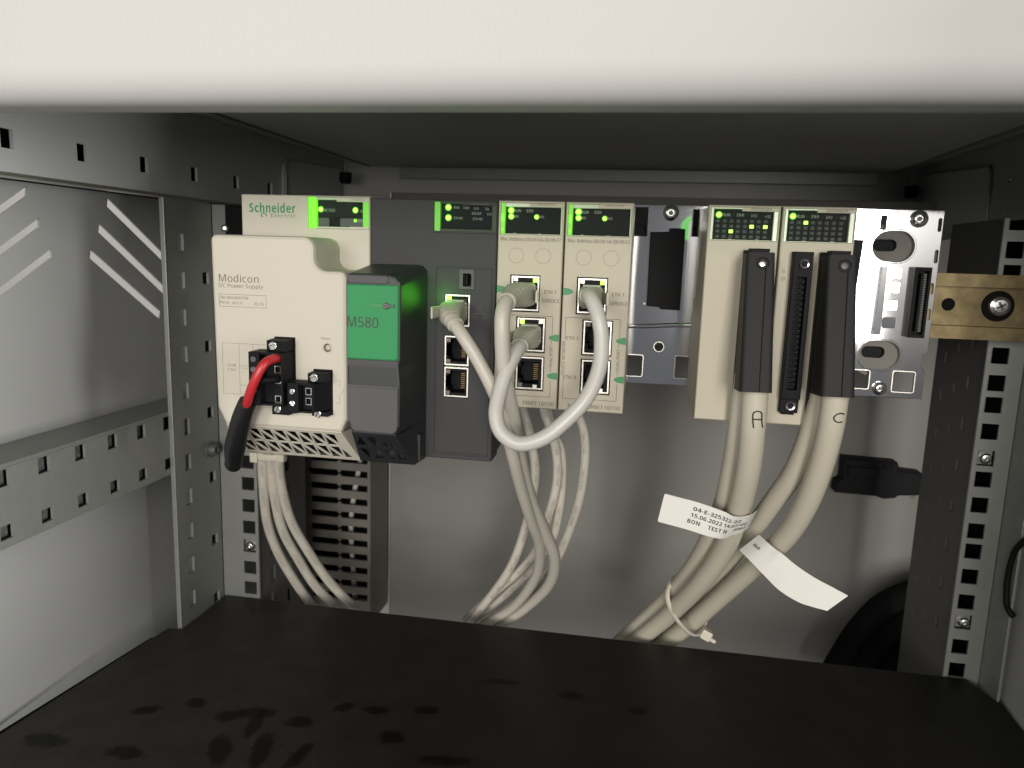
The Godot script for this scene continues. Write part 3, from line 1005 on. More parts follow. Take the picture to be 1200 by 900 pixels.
func io_module(x: float, name_text: String, label: String, lit: Array, dead: bool) -> Node3D:
	var zf := 86.0
	var t := thing("input_output_module", label, "input output module", Vector3(x + 16, -74.6, 0), "cream input and output modules with black connectors")
	module_shell(t, x, x + 31.9, -74.6, 26.4, zf, [rect(x + 0.9, x + 31.2, 10.4, 25.6)], M.cream_io, M.cream_cool)
	var d := display(t, x + 0.9, x + 31.2, 10.4, 25.6, zf, x + 2.4, x + 29.0, 10.9, 24.7, M.pipe, M.pipe)
	var b := start(t)
	b.box(x + 14.9, x + 31.2, 23.8, 25.5, zf - 2.2, zf - 0.02, 0.2)
	for p in [9.4, 21.6]:
		b.box(x + p, x + p + 1.6, 10.5, 11.2, zf - 2.2, zf - 0.02, 0.15)
	part("name_tab", b, M.cream_io, t)
	legends(t, zf + 0.04, [[name_text, x + 23.4, 24.8, 9.0, 1.2]], M.ink)
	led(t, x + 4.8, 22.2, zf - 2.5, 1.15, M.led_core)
	led_lamp(t, x + 4.4, 21.8, zf - 1.4, 0.00006)
	legends(t, zf - 2.52, [["RUN", x + 8.2, 22.2, 3.2, 1.3], ["ERR", x + 14.6, 22.2, 3.2, 1.3], ["I/O", x + 20.6, 22.0, 2.6, 1.3], ["+32", x + 26.6, 21.8, 2.6, 1.3]], M.legend)
	for p in [11.4, 17.6, 24.0]:
		led(t, x + p, 22.2, zf - 2.5, 0.5, M.led_off)
	var lit_text := start(t)
	var dim_text := start(t)
	for r in 4:
		for c in 8:
			var px := x + 4.6 + c * 3.05
			var py := 19.4 - r * 2.35
			var on: bool = lit.has(Vector2i(c, r))
			b = start(t)
			b.prism(rr(px - 0.95, px + 0.95, py - 0.8, py + 0.8, 0.15, 1), zf - 2.6, zf - 2.3, 0.1)
			part("channel_light", b, M.led_core if on else M.led_off, d)
			(lit_text if on else dim_text).text(str(r * 8 + c), px, py, 0.0, 0.95, zf - 2.27)
			if on:
				led_lamp(t, px, py, zf - 1.5, 0.00002)
	part("lettering", lit_text, M.ink_dark, d)
	part("lettering", dim_text, M.legend_dim, d)
	return t

# the black forty pin socket on a module's face, with threaded ends
func pin_socket(t: Node3D, x: float, empty: bool) -> void:
	var b := start(t)
	b.plate(rect(x, x + 8.5, -61.5, 6.2), [rect(x + 2.0, x + 6.5, -57, -5.0)], 85.5, 92, 0.4)
	b.prism(poly([x, -68.2, x + 8.2, -68.2, x + 8.4, -61.5, x, -61.5]), 85.5, 90.0, 0.4)
	b.box(x + 2, x + 6.5, -57, -5, 85.5, 87)
	b.box(x + 1.2, x + 6.8, -69.2, -68.0, 85.5, 89, 0.3)
	var p := part("pin_socket", b, M.black, t)
	if not empty:
		return
	for i in 20:
		b = start(t)
		var y := -7.2 - i * 2.5
		b.box(x + 2.3, x + 6.2, y - 0.7, y + 0.7, 87, 89.4, 0.2)
		b.box(x + 3.9, x + 4.6, y - 0.4, y + 0.4, 89.4, 90.4, 0.1)
		part("contact_block", b, M.black, p)
	for y in [0.8, -64.6]:
		b = start(t)
		b.lathe(Vector3(x + 4.6, y, 90 if y < 0 else 92), Vector3(0, 0, 1), [Vector2(2.4, 0), Vector2(2.4, 1.0), Vector2(2.0, 1.3), Vector2(1.4, 1.1), Vector2(1.2, -1.5), Vector2(0, -1.5)], 22)
		part("threaded_insert", b, M.steel, p)

# a moulded hood that covers a pin socket, with the cables that leave it
func hood(dx: float, called_label: String) -> Node3D:
	var t := thing("connector_hood", called_label, "connector hood", Vector3(50 + dx, -56, 105), "black connector hoods on the right hand modules")
	var b := start(t)
	var pts := []
	var secs := []
	for i in 13:
		var k := i / 12.0
		var zb := 92.2
		var zt := lerpf(104.5, 116.5, k)
		pts.append(Vector3(lerpf(49.25, 50.4, k) + dx, lerpf(4.6, -56.3, k), (zb + zt) / 2))
		secs.append(Vector3(lerpf(6.1, 7.1, k), (zt - zb) / 2, 9))
	b.sweep(pts, secs, 44, Vector3(0, 0, 1))
	part("shell", b, M.hood, t)
	b = start(t)
	b.box(45.2 + dx, 53.6 + dx, 4.4, 6.9, 92.2, 100, 0.5)
	part("top_clip", b, M.black, t)
	b = start(t)
	var q := Vector3(0, -60.9, 12.0).normalized()
	var nrm := Vector3(1, 0, 0).cross(-q).normalized()
	b.xf = Transform3D(Basis(Vector3(1, 0, 0), -q, nrm), Vector3(51.6 + dx, 4.0, 104.62))
	b.box(-0.16, 0.16, -60.0, -6.0, -0.3, 0.5)
	part("seam", b, M.black_matt, t)
	b = start(t)
	b.xf = Transform3D(Basis(Vector3(1, 0, 0), -q, nrm), Vector3(50.2 + dx, 0.4, 105.3))
	b.lathe(Vector3.ZERO, Vector3(0, 0, 1), [Vector2(2.9, -0.4), Vector2(2.8, 0.35), Vector2(2.3, 0.4), Vector2(2.1, -0.2), Vector2(0, -0.2)], 24)
	var ring := part("screw_well", b, M.black, t)
	b = start(t)
	b.xf = Transform3D(Basis(Vector3(1, 0, 0), -q, nrm), Vector3(49.9 + dx, 0.3, 105.5))
	screw_shape(b, Vector3.ZERO, Vector3(0, 0, 1), 1.55, 0.9)
	part("screw", b, M.steel if dx < 1.0 else M.dark_metal, ring)
	return t

# ---------------------------------------------------------------- the rack's backplane and its rail
func backplane() -> void:
	var t := thing("backplane", "mirror bright metal backplane behind the modules, bare at its right end", "backplane", Vector3(-24, -72, 0))
	var holes := [stadium(133.6, 12.0, 22.2, 17.2), stadium(132.6, -48.4, 22.4, 16.6), rect(125.6, 129.0, 20.8, 28.8), rr(141.2, 152.6, -68.8, -57.2, 0.8, 2), rr(118, 128.6, -68.0, -57.6, 0.8, 2), rr(-9.5, 1.2, -68.2, -55.6, 0.8, 2), rr(20.2, 30, -68.0, -55.0, 0.8, 2), circle(10.2, -50.0, 2.7)]
	for y in [24.2, 7.2, -10.4, -24.6]:
		holes.append(stadium(156.2 + (0.0 if y > 0 else -0.3), y, 2.0, 7.4 if y > 0 else 6.4))
	var b := start(t)
	var edge := poly([-206, -72.4, 157.6, -72.4, 157.6, -56.5, 155.6, -54.5, 155.6, -47.5, 157.9, -45.5, 157.9, 32, -206, 32])
	b.plate(edge, holes, -2.0, 0.0, 0.25)
	part("plate", b, M.chrome, t)
	for h in holes.slice(0, 2):   # the rolled rims of the two mounting holes
		b = start(t)
		b.plate(B.inset(h, -0.9), [h], -0.3, 0.5, 0.3)
		part("hole_rim", b, M.chrome, t)
	for h in holes.slice(3, 8):
		b = start(t)
		b.plate(B.inset(h, -0.55), [h], -0.3, 0.25, 0.15)
		part("hole_rim", b, M.tin, t)
	# slotted mounting feet seen through the two large holes
	for c in [[133.6, 12.0, 130.0, 12.6], [132.6, -48.4, 130.0, -47.2]]:
		b = start(t)
		b.plate(stadium(c[0], c[1], 30, 25), [stadium(c[2], c[3], 12.6, 6.6)], -5.0, -3.0, 0.2)
		part("mounting_foot", b, M.duct, t)
		b = start(t)
		b.box(c[0] - 13, c[0] + 13, c[1] - 10, c[1] + 10, -8, -6.5)
		part("foot_backing", b, M.black, t)
	# small bright embossed tabs in a column
	var k := 0
	for y in [-2.6, -10.4, -20.4, -30.0]:
		b = start(t)
		b.xf = Transform3D(Basis.from_euler(Vector3(0.02 * (k - 1), -0.07, 0)), Vector3(136.0 - k * 0.15, y, 0.1))
		b.prism(rr(-3.5, 3.5, -3.1, 3.1, 1.0, 3), -0.6, 0.5, 0.3)
		part("embossed_tab", b, M.chrome, t)
		k += 1
	# rib added to catch a bright reflected line, and a pressed swelling
	b = start(t)
	b.sweep([Vector3(-8, -38.6, -0.5), Vector3(4, -38.0, -0.5), Vector3(16, -36.9, -0.5), Vector3(28, -36.4, -0.5)], [Vector3(0.9, 1.6, 2)], 20, Vector3(0, 1, 0))
	part("glint_rib", b, M.chrome, t)
	b = start(t)
	b.soft()
	for i in 10:
		var x0 := 119.0 + i * 1.3
		var za := 0.06 + 0.12 * sin(PI * i / 10.0)
		var zb := 0.06 + 0.12 * sin(PI * (i + 1) / 10.0)
		b.quad(Vector3(x0, -37, za), Vector3(x0 + 1.3, -37, zb), Vector3(x0 + 1.3, 1, zb), Vector3(x0, 1, za), Vector3(0, 0, 1))
	b.flat()
	part("pressed_swelling", b, M.chrome, t)
	# extension connector at the right end
	b = start(t)
	b.plate(rect(144.6, 153.2, -37.4, 1.2), [rect(145.9, 151.9, -35.6, -0.6)], -1, 6.0, 0.4)
	b.box(145.8, 152.0, -35.7, -0.5, -1, 1)
	b.box(148.2, 149.6, -34, -2, 1, 5.0, 0.2)
	var e := part("extension_connector", b, M.black, t)
	for i in 24:
		b = start(t)
		b.box(150.0, 151.6, -34.0 + i * 1.34, -33.2 + i * 1.34, 1, 3.6, 0.1)
		part("contact", b, M.dark_metal, e)
	# connector in the empty slot, with its black cover
	b = start(t)
	b.prism(poly([1.6, -25.8, 9, -26.2, 9.4, -27.4, 20.6, -27.6, 20.6, 18.2, 17, 18.6, 12, 18.6, 11.6, 16.6, 1.2, 16.2]), 0.02, 9.0, 0.5)
	b.box(2.6, 19.4, -21.6, -21.2, 8.9, 9.2)
	part("slot_connector_cover", b, M.black, t)
	b = start(t)
	b.lathe(Vector3(0.2, -25.0, 0), Vector3(0, 0, 1), [Vector2(0.8, 0), Vector2(0.8, 0.5), Vector2(0, 0.7)], 10)
	part("rivet", b, M.tin, t)
	# dark plastic guides in the top corners of the slot
	for s in [[-9, -0.4, 14, 30.2], [24.4, 30, 14.5, 29.6]]:
		b = start(t)
		b.plate(rect(s[0], s[1], s[2], s[3]), [rect(s[0] + 1.2, s[1] - 1.2, s[2] + 1.4, s[2] + 6.4)], 0.02, 5, 0.3)
		b.box(s[0] + 0.4, s[1] - 0.4, s[2] + 0.4, s[3] - 0.4, 0.05, 1.0)
		part("guide", b, M.black, t)
	# earth screws
	for c in [[12.2, 27.6, 3.4], [145.2, 27.2, 3.5], [134.6, -67.4, 2.7]]:
		b = start(t)
		b.lathe(Vector3(c[0], c[1], 0), Vector3(0, 0, 1), [Vector2(c[2] + 1.2, 0), Vector2(c[2] + 1.2, 0.6), Vector2(c[2], 1.2), Vector2(c[2] * 0.86, 3.0), Vector2(c[2] * 0.62, 3.2), Vector2(c[2] * 0.5, 1.0), Vector2(0, 1.0)], 24)
		var s := part("earth_screw", b, M.steel, t)
		b = start(t)
		b.lathe(Vector3(c[0], c[1], 1.05), Vector3(0, 0, 1), [Vector2(c[2] * 0.45, 0), Vector2(c[2] * 0.4, 1.0), Vector2(0, 1.1)], 6)
		part("drive", b, M.dark_metal, s)

func mounting_rail() -> void:
	var t := thing("mounting_rail", "yellow passivated steel mounting rail with a hole and a screw, right of the backplane", "rail", Vector3(-30, -37, -3))
	var b := start(t)
	b.xf = Transform3D(AX, Vector3.ZERO)
	var prof := poly([3, -1.6, 4, -1.6, 4, -7.6, 10, -7.6, 10, -31.4, 4, -31.4, 4, -37.6, 3, -37.6, 3, -30.5, 3.1, -30.4, 9, -30.4, 9, -8.6, 3, -8.6])
	b.prism(prof, -205, 218.5, 0.0)
	part("rail_body", b, M.yellow_zinc, t)
	b = start(t)
	b.lathe(Vector3(168.6, -18.9, -8.95), Vector3(0, 0, 1), [Vector2(3.6, 0), Vector2(3.4, 0.12), Vector2(2.9, 0.05), Vector2(0, 0.03)], 24)
	part("rail_hole", b, M.black_matt, t)
	b = start(t)
	b.lathe(Vector3(194.2, -18.9, -8.95), Vector3(0, 0, 1), [Vector2(8.6, 0), Vector2(8.3, 0.4), Vector2(6.8, 0.5), Vector2(6.6, 0.2), Vector2(0, 0.2)], 28)
	part("washer_recess", b, M.black_matt, t)
	b = start(t)
	b.lathe(Vector3(194.4, -18.7, -8.7), Vector3(0, 0, 1), [Vector2(5.9, 0), Vector2(5.9, 1.2), Vector2(5.2, 2.6), Vector2(3.4, 3.4), Vector2(0, 3.7)], 28)
	var s := part("rail_screw", b, M.steel, t)
	b = start(t)
	for a in 2:
		b.xf = Transform3D(Basis(Vector3(0, 0, 1), 0.5 + a * PI / 2), Vector3(194.4, -18.7, -5.3))
		b.box(-2.6, 2.6, -0.6, 0.6, -0.6, 0.42)
	part("cross_recess", b, M.dark_metal, s)

# ---------------------------------------------------------------- the cabinet
func shelf_texture() -> ImageTexture:
	var w := 1024
	var h := 640
	var im := Image.create(w, h, false, Image.FORMAT_RGB8)
	var n := FastNoiseLite.new()
	n.seed = 41
	n.frequency = 0.02
	n.fractal_octaves = 5
	var n2 := FastNoiseLite.new()
	n2.seed = 77
	n2.frequency = 0.25
	# where fingers and tools have wiped the dust away: x, z, half sizes, turn
	var spots := [[-230, 106, 6, 5, 0.0], [-206, 113, 8, 5, 0.3], [-194, 107, 11, 4.5, 0.1], [-190, 116, 4, 12, 0.2], [-168, 110, 8, 5, 0.0], [-196, 140, 6, 13, 0.5], [-176, 136, 5, 16, 0.25], [-156, 136, 4, 12, -0.2], [-150, 92, 6, 4, 0.7], [-132, 91, 7, 4, 0.1], [-105, 85, 7, 4, 0.2], [-116, 112, 7, 6, 0.0], [-285, 152, 12, 6, 0.0], [-240, 152, 11, 5, 0.0], [-70, 48, 13, 3, 0.1], [-85, 124, 14, 4, 0.1], [-28, 53, 8, 5, 0], [10, 60, 5, 4, 0], [-252, 118, 8, 4, 0.4]]
	for y in h:
		for x in w:
			var px := -320.0 + 540.0 * x / w
			var pz := 300.0 - 320.0 * (h - 1 - y) / h
			pz = -20.0 + 320.0 * y / h
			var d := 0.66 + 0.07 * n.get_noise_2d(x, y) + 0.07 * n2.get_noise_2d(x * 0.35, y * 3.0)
			d *= lerpf(1.0, 0.72, smoothstep(-260.0, -40.0, px))  # reflected light painted in: paler at the left, darker rightwards
			for s in spots:
				var q := Vector2(px - s[0], pz - s[1]).rotated(s[4])
				var r := Vector2(q.x / s[2], q.y / s[3]).length()
				if r < 1.5:
					d *= lerpf(0.55, 1.0, smoothstep(0.62, 1.2, r + 0.35 * n.get_noise_2d(x * 4.0, y * 4.0)))
			var c := clampf(d, 0, 1)
			im.set_pixel(x, y, Color(c, c * 0.985, c * 0.95))
	var rng := RandomNumberGenerator.new()
	rng.seed = 5
	for i in 260:
		var x := rng.randi_range(0, w - 3)
		var y := rng.randi_range(0, h - 2)
		im.set_pixel(x, y, Color(1, 1, 1) * rng.randf_range(0.75, 1.0))
		if rng.randf() < 0.35:
			im.set_pixel(x + 1, y, Color(0.9, 0.9, 0.88))
	return ImageTexture.create_from_image(im)

func cabinet() -> void:
	var b := B.new()
	# back, roof, side walls
	b.box(-330, 300, -460, 110, -264, -260)
	structure("back_wall", b, M.paint_dark, "dark rear wall of the cabinet")
	b = B.new()
	b.box(-330, 300, 84, 88, -260, 205)
	structure("roof", b, M.paint_dark, "dark underside of the cabinet top")
	var slots := []
	for s in [[[24.6, 38.1], [-9.5, -16.0]], [[9.2, 46.7], [-31.0, -14.8]], [[-6.1, 55.1], [-46.2, -7.0]], [[0.6, 140.0], [25.7, 98.8]], [[-15.7, 136.0], [9.9, 92.1]], [[-40.0, 146.0], [-6.0, 84.7]]]:
		var a := Vector2(-s[0][1], s[0][0])
		var c := Vector2(-s[1][1], s[1][0])
		var d := Vector2(0.6, 2.7)
		slots.append(PackedVector2Array([a - d, c - d, c + d, a + d]))
	b = B.new()
	b.xf = Transform3D(AX, Vector3.ZERO)
	b.plate(rect(-520, 260, -460, 90), slots, -321.2, -320)
	structure("left_wall", b, M.paint_grey, "grey painted left side wall with six slanted vent slots")
	b = B.new()
	b.box(-3600, -420, -1500, 2200, -1100, -1000)
	structure("room_wall", b, M.room_paint, "pale room wall behind the cabinet, seen through the slanted slots")
	b = B.new()
	b.xf = Transform3D(AX, Vector3.ZERO)
	b.plate(rect(-300, 21, -460, 90), [], 222, 224)
	b.plate(rect(21.2, 260, 26, 90), [], 222, 224)
	b.plate(rect(21.2, 260, -460, 26), [], 284, 286)
	structure("right_wall", b, M.paint_grey, "dark grey right side wall of the cabinet")
	b = B.new()
	b.box(-330, 300, -462, -458, -260, 300)
	structure("floor", b, M.paint_dark, "dark cabinet floor far below the shelf")

	# big pale unit above the rack, its lower front edge rounded
	var t := thing("upper_unit", "large pale grey front of the unit above, blurred across the top of the view", "cabinet front", Vector3(0, 44, 222))
	b = start(t)
	b.xf = Transform3D(AX, Vector3.ZERO)
	var o := poly([-196, 260, -196, 47.2, -202, 46.4])
	for i in 41:
		var a := -PI / 2 - PI / 2 * i / 40
		o.append(Vector2(-210 + 12.0 * cos(a), 58.4 + 12.0 * sin(a)))
	o.append_array(poly([-222, 260]))
	b.prism(o, -560, 520)
	part("front_panel", b, M.white_paint, t)

	# level panel under the unit with its folded rear edge
	t = thing("ceiling_panel", "dark level panel overhead with folded rear edge, above the rack", "panel", Vector3(-31, 80, 0))
	b = start(t)
	b.xf = Transform3D(AY, Vector3.ZERO)
	b.plate(poly([-258, -198, 198, -198, 198, 232, 190, 246, -236, 246, -258, 238]), [], 79.2, 81.4, 0.4)
	part("sheet", b, M.paint_dark, t)
	b = start(t)
	b.box(-232, 188, 68.5, 79.0, -249, -246, 0.5)
	part("folded_edge", b, M.zinc, t)
	b = start(t)
	b.xf = Transform3D(AX, Vector3.ZERO)
	b.plate(poly([-190, 77.6, 244, 77.6, 244, 79.1, -190, 79.1]), [], 197.0, 199.4, 0.2)
	part("side_fold", b, M.zinc, t)
	b = start(t)
	b.xf = Transform3D(AX, Vector3.ZERO)
	b.plate(poly([-190, 78.0, 238, 78.0, 238, 79.1, -190, 79.1]), [], -259.4, -257.6, 0.2)
	part("side_fold", b, M.zinc_dark, t)

	# mounting plate at the back
	t = thing("mounting_plate", "plain beige grey mounting plate at the back, behind the hanging cables", "panel", Vector3(7, -420, -200))
	b = start(t)
	b.plate(rect(-223.5, 237, -420, 52), [], -202, -200, 0.4)
	part("plate", b, M.mount, t)
	b = start(t)
	b.box(-223.9, -222.6, -420, 52, -199.8, -196.5, 0.3)
	part("bright_edge", b, M.tin, t)
	b = start(t)
	b.xf = Transform3D(AX, Vector3.ZERO)
	b.plate(rect(190, 200, -420, 52), [], 236, 237.4)
	part("side_fold", b, M.zinc_dark, t)

	# rails along the left wall
	t = thing("upper_side_rail", "upper grey sheet metal rail with square holes along the left wall", "rail", Vector3(-290, 30, 60), "perforated rails along the left wall")
	var holes := []
	for z in [191.0, 141.7, 94.2, 44.5, -5.8, -57.1, -107.0, -157.0]:
		holes.append(rect(-z - 3.6, -z + 3.6, 41.4, 50.2))
	b = start(t)
	b.xf = Transform3D(AX, Vector3.ZERO)
	b.plate(rect(-300, 252, 30.6, 84), holes, -292, -290, 0.4)
	part("rail_sheet", b, M.rail, t)
	b = start(t)
	b.box(-300, -288.6, 29.0, 30.6, -252, 300, 0.3)
	part("bottom_fold", b, M.tin, t)
	b = start(t)
	b.box(-319, -316, 30, 84, -252, 300)
	part("shade_backing", b, M.black_matt, t)  # black sheet added to stand for the darkness behind the rail holes

	t = thing("lower_side_rail", "lower grey box rail with two rows of square holes along the left wall", "rail", Vector3(-300, -144, 100), "perforated rails along the left wall")
	holes = []
	for i in 11:
		var z := 284.0 - i * 25.0
		holes.append(rect(-z - 3.8, -z + 3.8, -113.8, -105.6))
		holes.append(rect(-z - 3.8, -z + 3.8, -139.4, -132.4))
	b = start(t)
	b.xf = Transform3D(AX, Vector3.ZERO)
	b.plate(rect(-320, 10, -143.6, -104.6), holes, -291.6, -290, 0.4)
	part("rail_face", b, M.zinc, t)
	b = start(t)
	b.box(-319.6, -290.2, -104.6, -103.0, -10, 320, 0.3)
	part("top_flange", b, M.zinc, t)
	b = start(t)
	b.box(-319.6, -290.2, -143.6, -142, -10, 320, 0.3)
	part("bottom_flange", b, M.zinc, t)
	b = start(t)
	b.box(-296.5, -294.5, -142, -104.7, -10, 320)
	part("inner_web", b, M.zinc_dark, t)

	# uprights
	t = thing("left_upright", "left grey perforated upright of the rack frame", "upright", Vector3(-275, -300, 0), "perforated rack uprights")
	holes = []
	for i in 13:
		holes.append(rect(-(19.0 + i * 0.25) , -(12.6 + i * 0.25), 7.6 - i * 23.6 - 10.5, 7.6 - i * 23.6))
	for y in [-20.5, -66, -111.5, -157, -202.5, -246]:
		holes.append(rect(7.0, 14.4, y - 3.8, y + 3.8))
	b = start(t)
	b.xf = Transform3D(AX, Vector3.ZERO)
	b.plate(rect(-31, 20, -330, 28.8), holes, -289.4, -287.5, 0.3)
	part("side_face", b, M.zinc, t)
	b = start(t)
	b.box(-290.4, -287.3, -330, 28.6, 31.05, 32.0, 0.3)
	part("front_edge", b, M.zinc, t)
	b = start(t)
	b.box(-306, -303, -330, 28, -60, -12)
	part("inner_sheet", b, M.zinc_dark, t)
	holes = []
	for y in [-5.0, -21.0, -37, -53, -69, -84, -100, -116, -131, -147.5, -163.2, -179.3, -195.2, -209.2, -225.4, -240.8, -256]:
		holes.append(rect(-271.2, -261.8, y - 4.7, y + 4.7))
	b = start(t)
	b.plate(rect(-287.3, -259.6, -330, 28), holes, -21.6, -20, 0.3)
	part("mounting_strip", b, M.zinc, t)
	holes = []
	for i in 9:
		holes.append(rect(40, 47, -140 - i * 21, -128 - i * 21))
		holes.append(rect(66, 72, -146 - i * 21, -136 - i * 21))
	b = start(t)
	b.xf = Transform3D(AX, Vector3.ZERO)
	b.plate(rect(21.8, 100, -330, 28), holes, -262.6, -261.2, 0.3)
	part("inner_flange", b, M.dark_metal, t)
	b = start(t)
	b.box(-290, -264, -330, 28, -104, -101)
	part("rear_sheet", b, M.black_matt, t)

	t = thing("right_upright", "right grey perforated upright with square holes beside the dark hoses", "upright", Vector3(208, -300, 0), "perforated rack uprights")
	holes = []
	for y in [28.0, 12.4, -0.6, -16, -32, -47.6, -63.6, -76.5, -92.4, -108.4, -121.4, -137.2, -153.4, -166.2, -182.3, -198.6, -211.8, -227.9, -243.4, -256.5]:
		holes.append(rect(198.9, 208.3, y - 4.7, y + 4.7))
	b = start(t)
	b.plate(rect(196.4, 216.8, -330, 30), holes, -21.6, -20, 0.3)
	part("mounting_strip", b, M.zinc, t)
	b = start(t)
	b.box(217.0, 218.6, -330, 30, -21.6, 4, 0.3)
	b.box(216.2, 221.6, -330, 30, -24, -21.8, 0.3)
	part("front_fold", b, M.zinc, t)
	holes = []
	for i in 8:
		holes.append(rect(44, 48, -46 - i * 26, -38 - i * 26))
		holes.append(rect(64, 67, -52 - i * 26, -45 - i * 26))
		holes.append(rect(84, 87, -60 - i * 26, -53 - i * 26))
	b = start(t)
	b.xf = Transform3D(AX, Vector3.ZERO)
	b.plate(rect(21.8, 102, -330, 30), holes, 198.8, 200.2, 0.3)
	part("inner_flange", b, M.dark_metal, t)
	b = start(t)
	b.box(211, 213, -330, 30, -102, -22)
	part("inner_sheet", b, M.black_matt, t)

	# screws in the uprights
	for s in [[-266.6, -209.2, "shiny screw in the left mounting strip beside the grey cable bundle"], [203.6, -108.4, "shiny screw in the right mounting strip, the upper of two"], [203.9, -211.8, "shiny screw in the right mounting strip, the lower of two"]]:
		t = thing("cage_screw", s[2], "screw", Vector3(s[0], s[1], -20), "bright screws in the square holes of the uprights")
		b = start(t)
		b.box(s[0] - 4.4, s[0] + 4.4, s[1] - 4.4, s[1] + 4.4, -26, -22.5, 0.4)
		part("cage_nut", b, M.zinc, t)
		b = start(t)
		b.lathe(Vector3(s[0] + 0.3, s[1] - 0.5, -22.5), Vector3(0, 0, 1), [Vector2(3.3, 0), Vector2(3.3, 1.8), Vector2(2.5, 2.8), Vector2(1.3, 3.1), Vector2(1.1, 2.2), Vector2(0, 2.2)], 18)
		part("screw_head", b, M.steel, t)
	t = thing("frame_bolt", "round metal bolt on the left upright behind the black sleeve", "bolt", Vector3(-287, -137, -9))
	b = start(t)
	b.lathe(Vector3(-287.5, -137, -8.5), Vector3(1, 0, 0), [Vector2(5.4, 0), Vector2(5.4, 1.2), Vector2(4.4, 1.3), Vector2(4.2, 4), Vector2(3.5, 5.2), Vector2(2.0, 5.4), Vector2(1.9, 3.8), Vector2(0, 3.8)], 24)
	part("bolt_head", b, M.dark_metal, t)
	t = thing("corner_screw", "small bright screw at the top of the left upright", "screw", Vector3(-272, 14, -20))
	b = start(t)
	b.box(-277, -264, 0, 28, -19.9, -18.6, 0.4)
	part("dark_clip", b, M.black, t)
	b = start(t)
	b.lathe(Vector3(-277.0, 12.5, -18.6), Vector3(0.3, 0, 1), [Vector2(2.6, 0), Vector2(2.4, 1.6), Vector2(1.2, 2.2), Vector2(0, 2.2)], 14)
	part("screw_head", b, M.steel, t)

	# corner plates near the ceiling, each with a hanging bolt
	for s in [[-288.0, -1.0, "rounded corner plate on the left rail below the ceiling", 0.0], [221.9, 1.0, "rounded corner plate on the right wall below the ceiling", 1.0]]:
		t = thing("corner_plate", s[2], "bracket", Vector3(s[0], 40, -170), "rounded corner plates under the ceiling")
		var w: PackedVector2Array
		if s[1] < 0:
			w = poly([127, 32, 127, 60, 128.5, 65.5, 132.5, 69.5, 138, 71.2, 236, 76, 240, 76, 240, 32])
		else:
			w = poly([106, 26, 108.5, 62, 110.5, 66.5, 114, 68.8, 120, 69.4, 224, 76, 230, 76, 230, 21, 172, 22.5])
		b = start(t)
		b.xf = Transform3D(AX, Vector3.ZERO)
		if s[1] < 0:
			b.prism(w, -289.9, -288.4)
		else:
			b.prism(w, 220.6, 221.95)
		part("plate", b, M.paint_dark, t)
		var rim := []
		for p in w.slice(0, 7):
			rim.append(Vector3(s[0] - s[1] * 1.2, p.y, -p.x))
		b = start(t)
		b.sweep(B.spline(rim, 4), [Vector3(0.8, 1.0, 2.5)], 8, Vector3(1, 0, 0))
		part("rolled_rim", b, M.zinc, t)
		b = start(t)
		var hx: float = -262.0 if s[1] < 0 else 212.0
		var hz := -190.0 if s[1] < 0 else -236.0
		b.lathe(Vector3(hx, 79, hz), Vector3(0, -1, 0), [Vector2(1.6, 0), Vector2(1.6, 12), Vector2(0, 12)], 10)
		part("bolt_shank", b, M.zinc, t)
		b = start(t)
		b.lathe(Vector3(hx, 67.5, hz), Vector3(0, -1, 0), [Vector2(5.5, 0), Vector2(5.5, 7), Vector2(4, 9.5), Vector2(0, 9.5)], 6)
		part("bolt_knob", b, M.black, t)
	t = thing("wall_screw", "round bright screw on the right wall above the bowed black wire", "screw", Vector3(220, -138, 10))
	b = start(t)
	b.lathe(Vector3(221.9, -138.0, 10.0), Vector3(-1, 0, 0), [Vector2(5.0, 0), Vector2(4.8, 1.6), Vector2(3.0, 3.0), Vector2(1.6, 3.2), Vector2(1.4, 2.2), Vector2(0, 2.2)], 18)
	part("screw_head", b, M.steel, t)
	t = thing("wall_rivet", "tiny bright rivet on the right wall near the ceiling", "rivet", Vector3(221.5, 57, -82))
	b = start(t)
	b.lathe(Vector3(221.9, 57.1, -81.8), Vector3(-1, 0, 0), [Vector2(1.9, 0), Vector2(1.7, 0.9), Vector2(0.8, 1.4), Vector2(0, 1.4)], 14)
	b.lathe(Vector3(221.9, 36.8, -83.9), Vector3(-1, 0, 0), [Vector2(1.6, 0), Vector2(1.5, 0.5), Vector2(0, 0.6)], 12)
	part("rivet_head", b, M.steel, t)

	# slotted wiring duct
	t = thing("wiring_duct", "dark slotted wiring duct at the back left, behind the grey cable bundle", "cable duct", Vector3(-257, -330, -170))
	holes = []
	for i in 12:
		var y := -165.6 - i * 12.62
		holes.append(poly([-279.2, y - 2.9, -255, y - 2.9, -253.6, y - 0.8, -252.4, y - 0.8, -251.0, y - 2.9, -227.2, y - 2.9, -227.2, y + 2.9, -251.0, y + 2.9, -252.4, y + 0.8, -253.6, y + 0.8, -255, y + 2.9, -279.2 - (4.0 if i == 2 else 0.0), y + 2.9]))
	b = start(t)
	b.plate(rect(-289, -224.6, -330, -120), holes, -152, -150, 0.3)
	part("slotted_front", b, M.duct, t)
	b = start(t)
	b.box(-289, -287, -330, -120, -198, -152)
	b.box(-287, -226.6, -330, -120, -199, -197)
	part("duct_box", b, M.black_matt, t)
	b = start(t)
	b.box(-226.6, -224.8, -330, -120, -198.5, -152.1, 0.2)
	part("duct_side", b, M.duct, t)
	b = start(t)
	b.tube([Vector3(-236, -140, -164), Vector3(-238, -180, -162), Vector3(-244, -215, -161), Vector3(-247, -250, -162), Vector3(-243, -330, -164)], 2.3, 12, 6)
	part("inner_cable", b, M.cable, t)

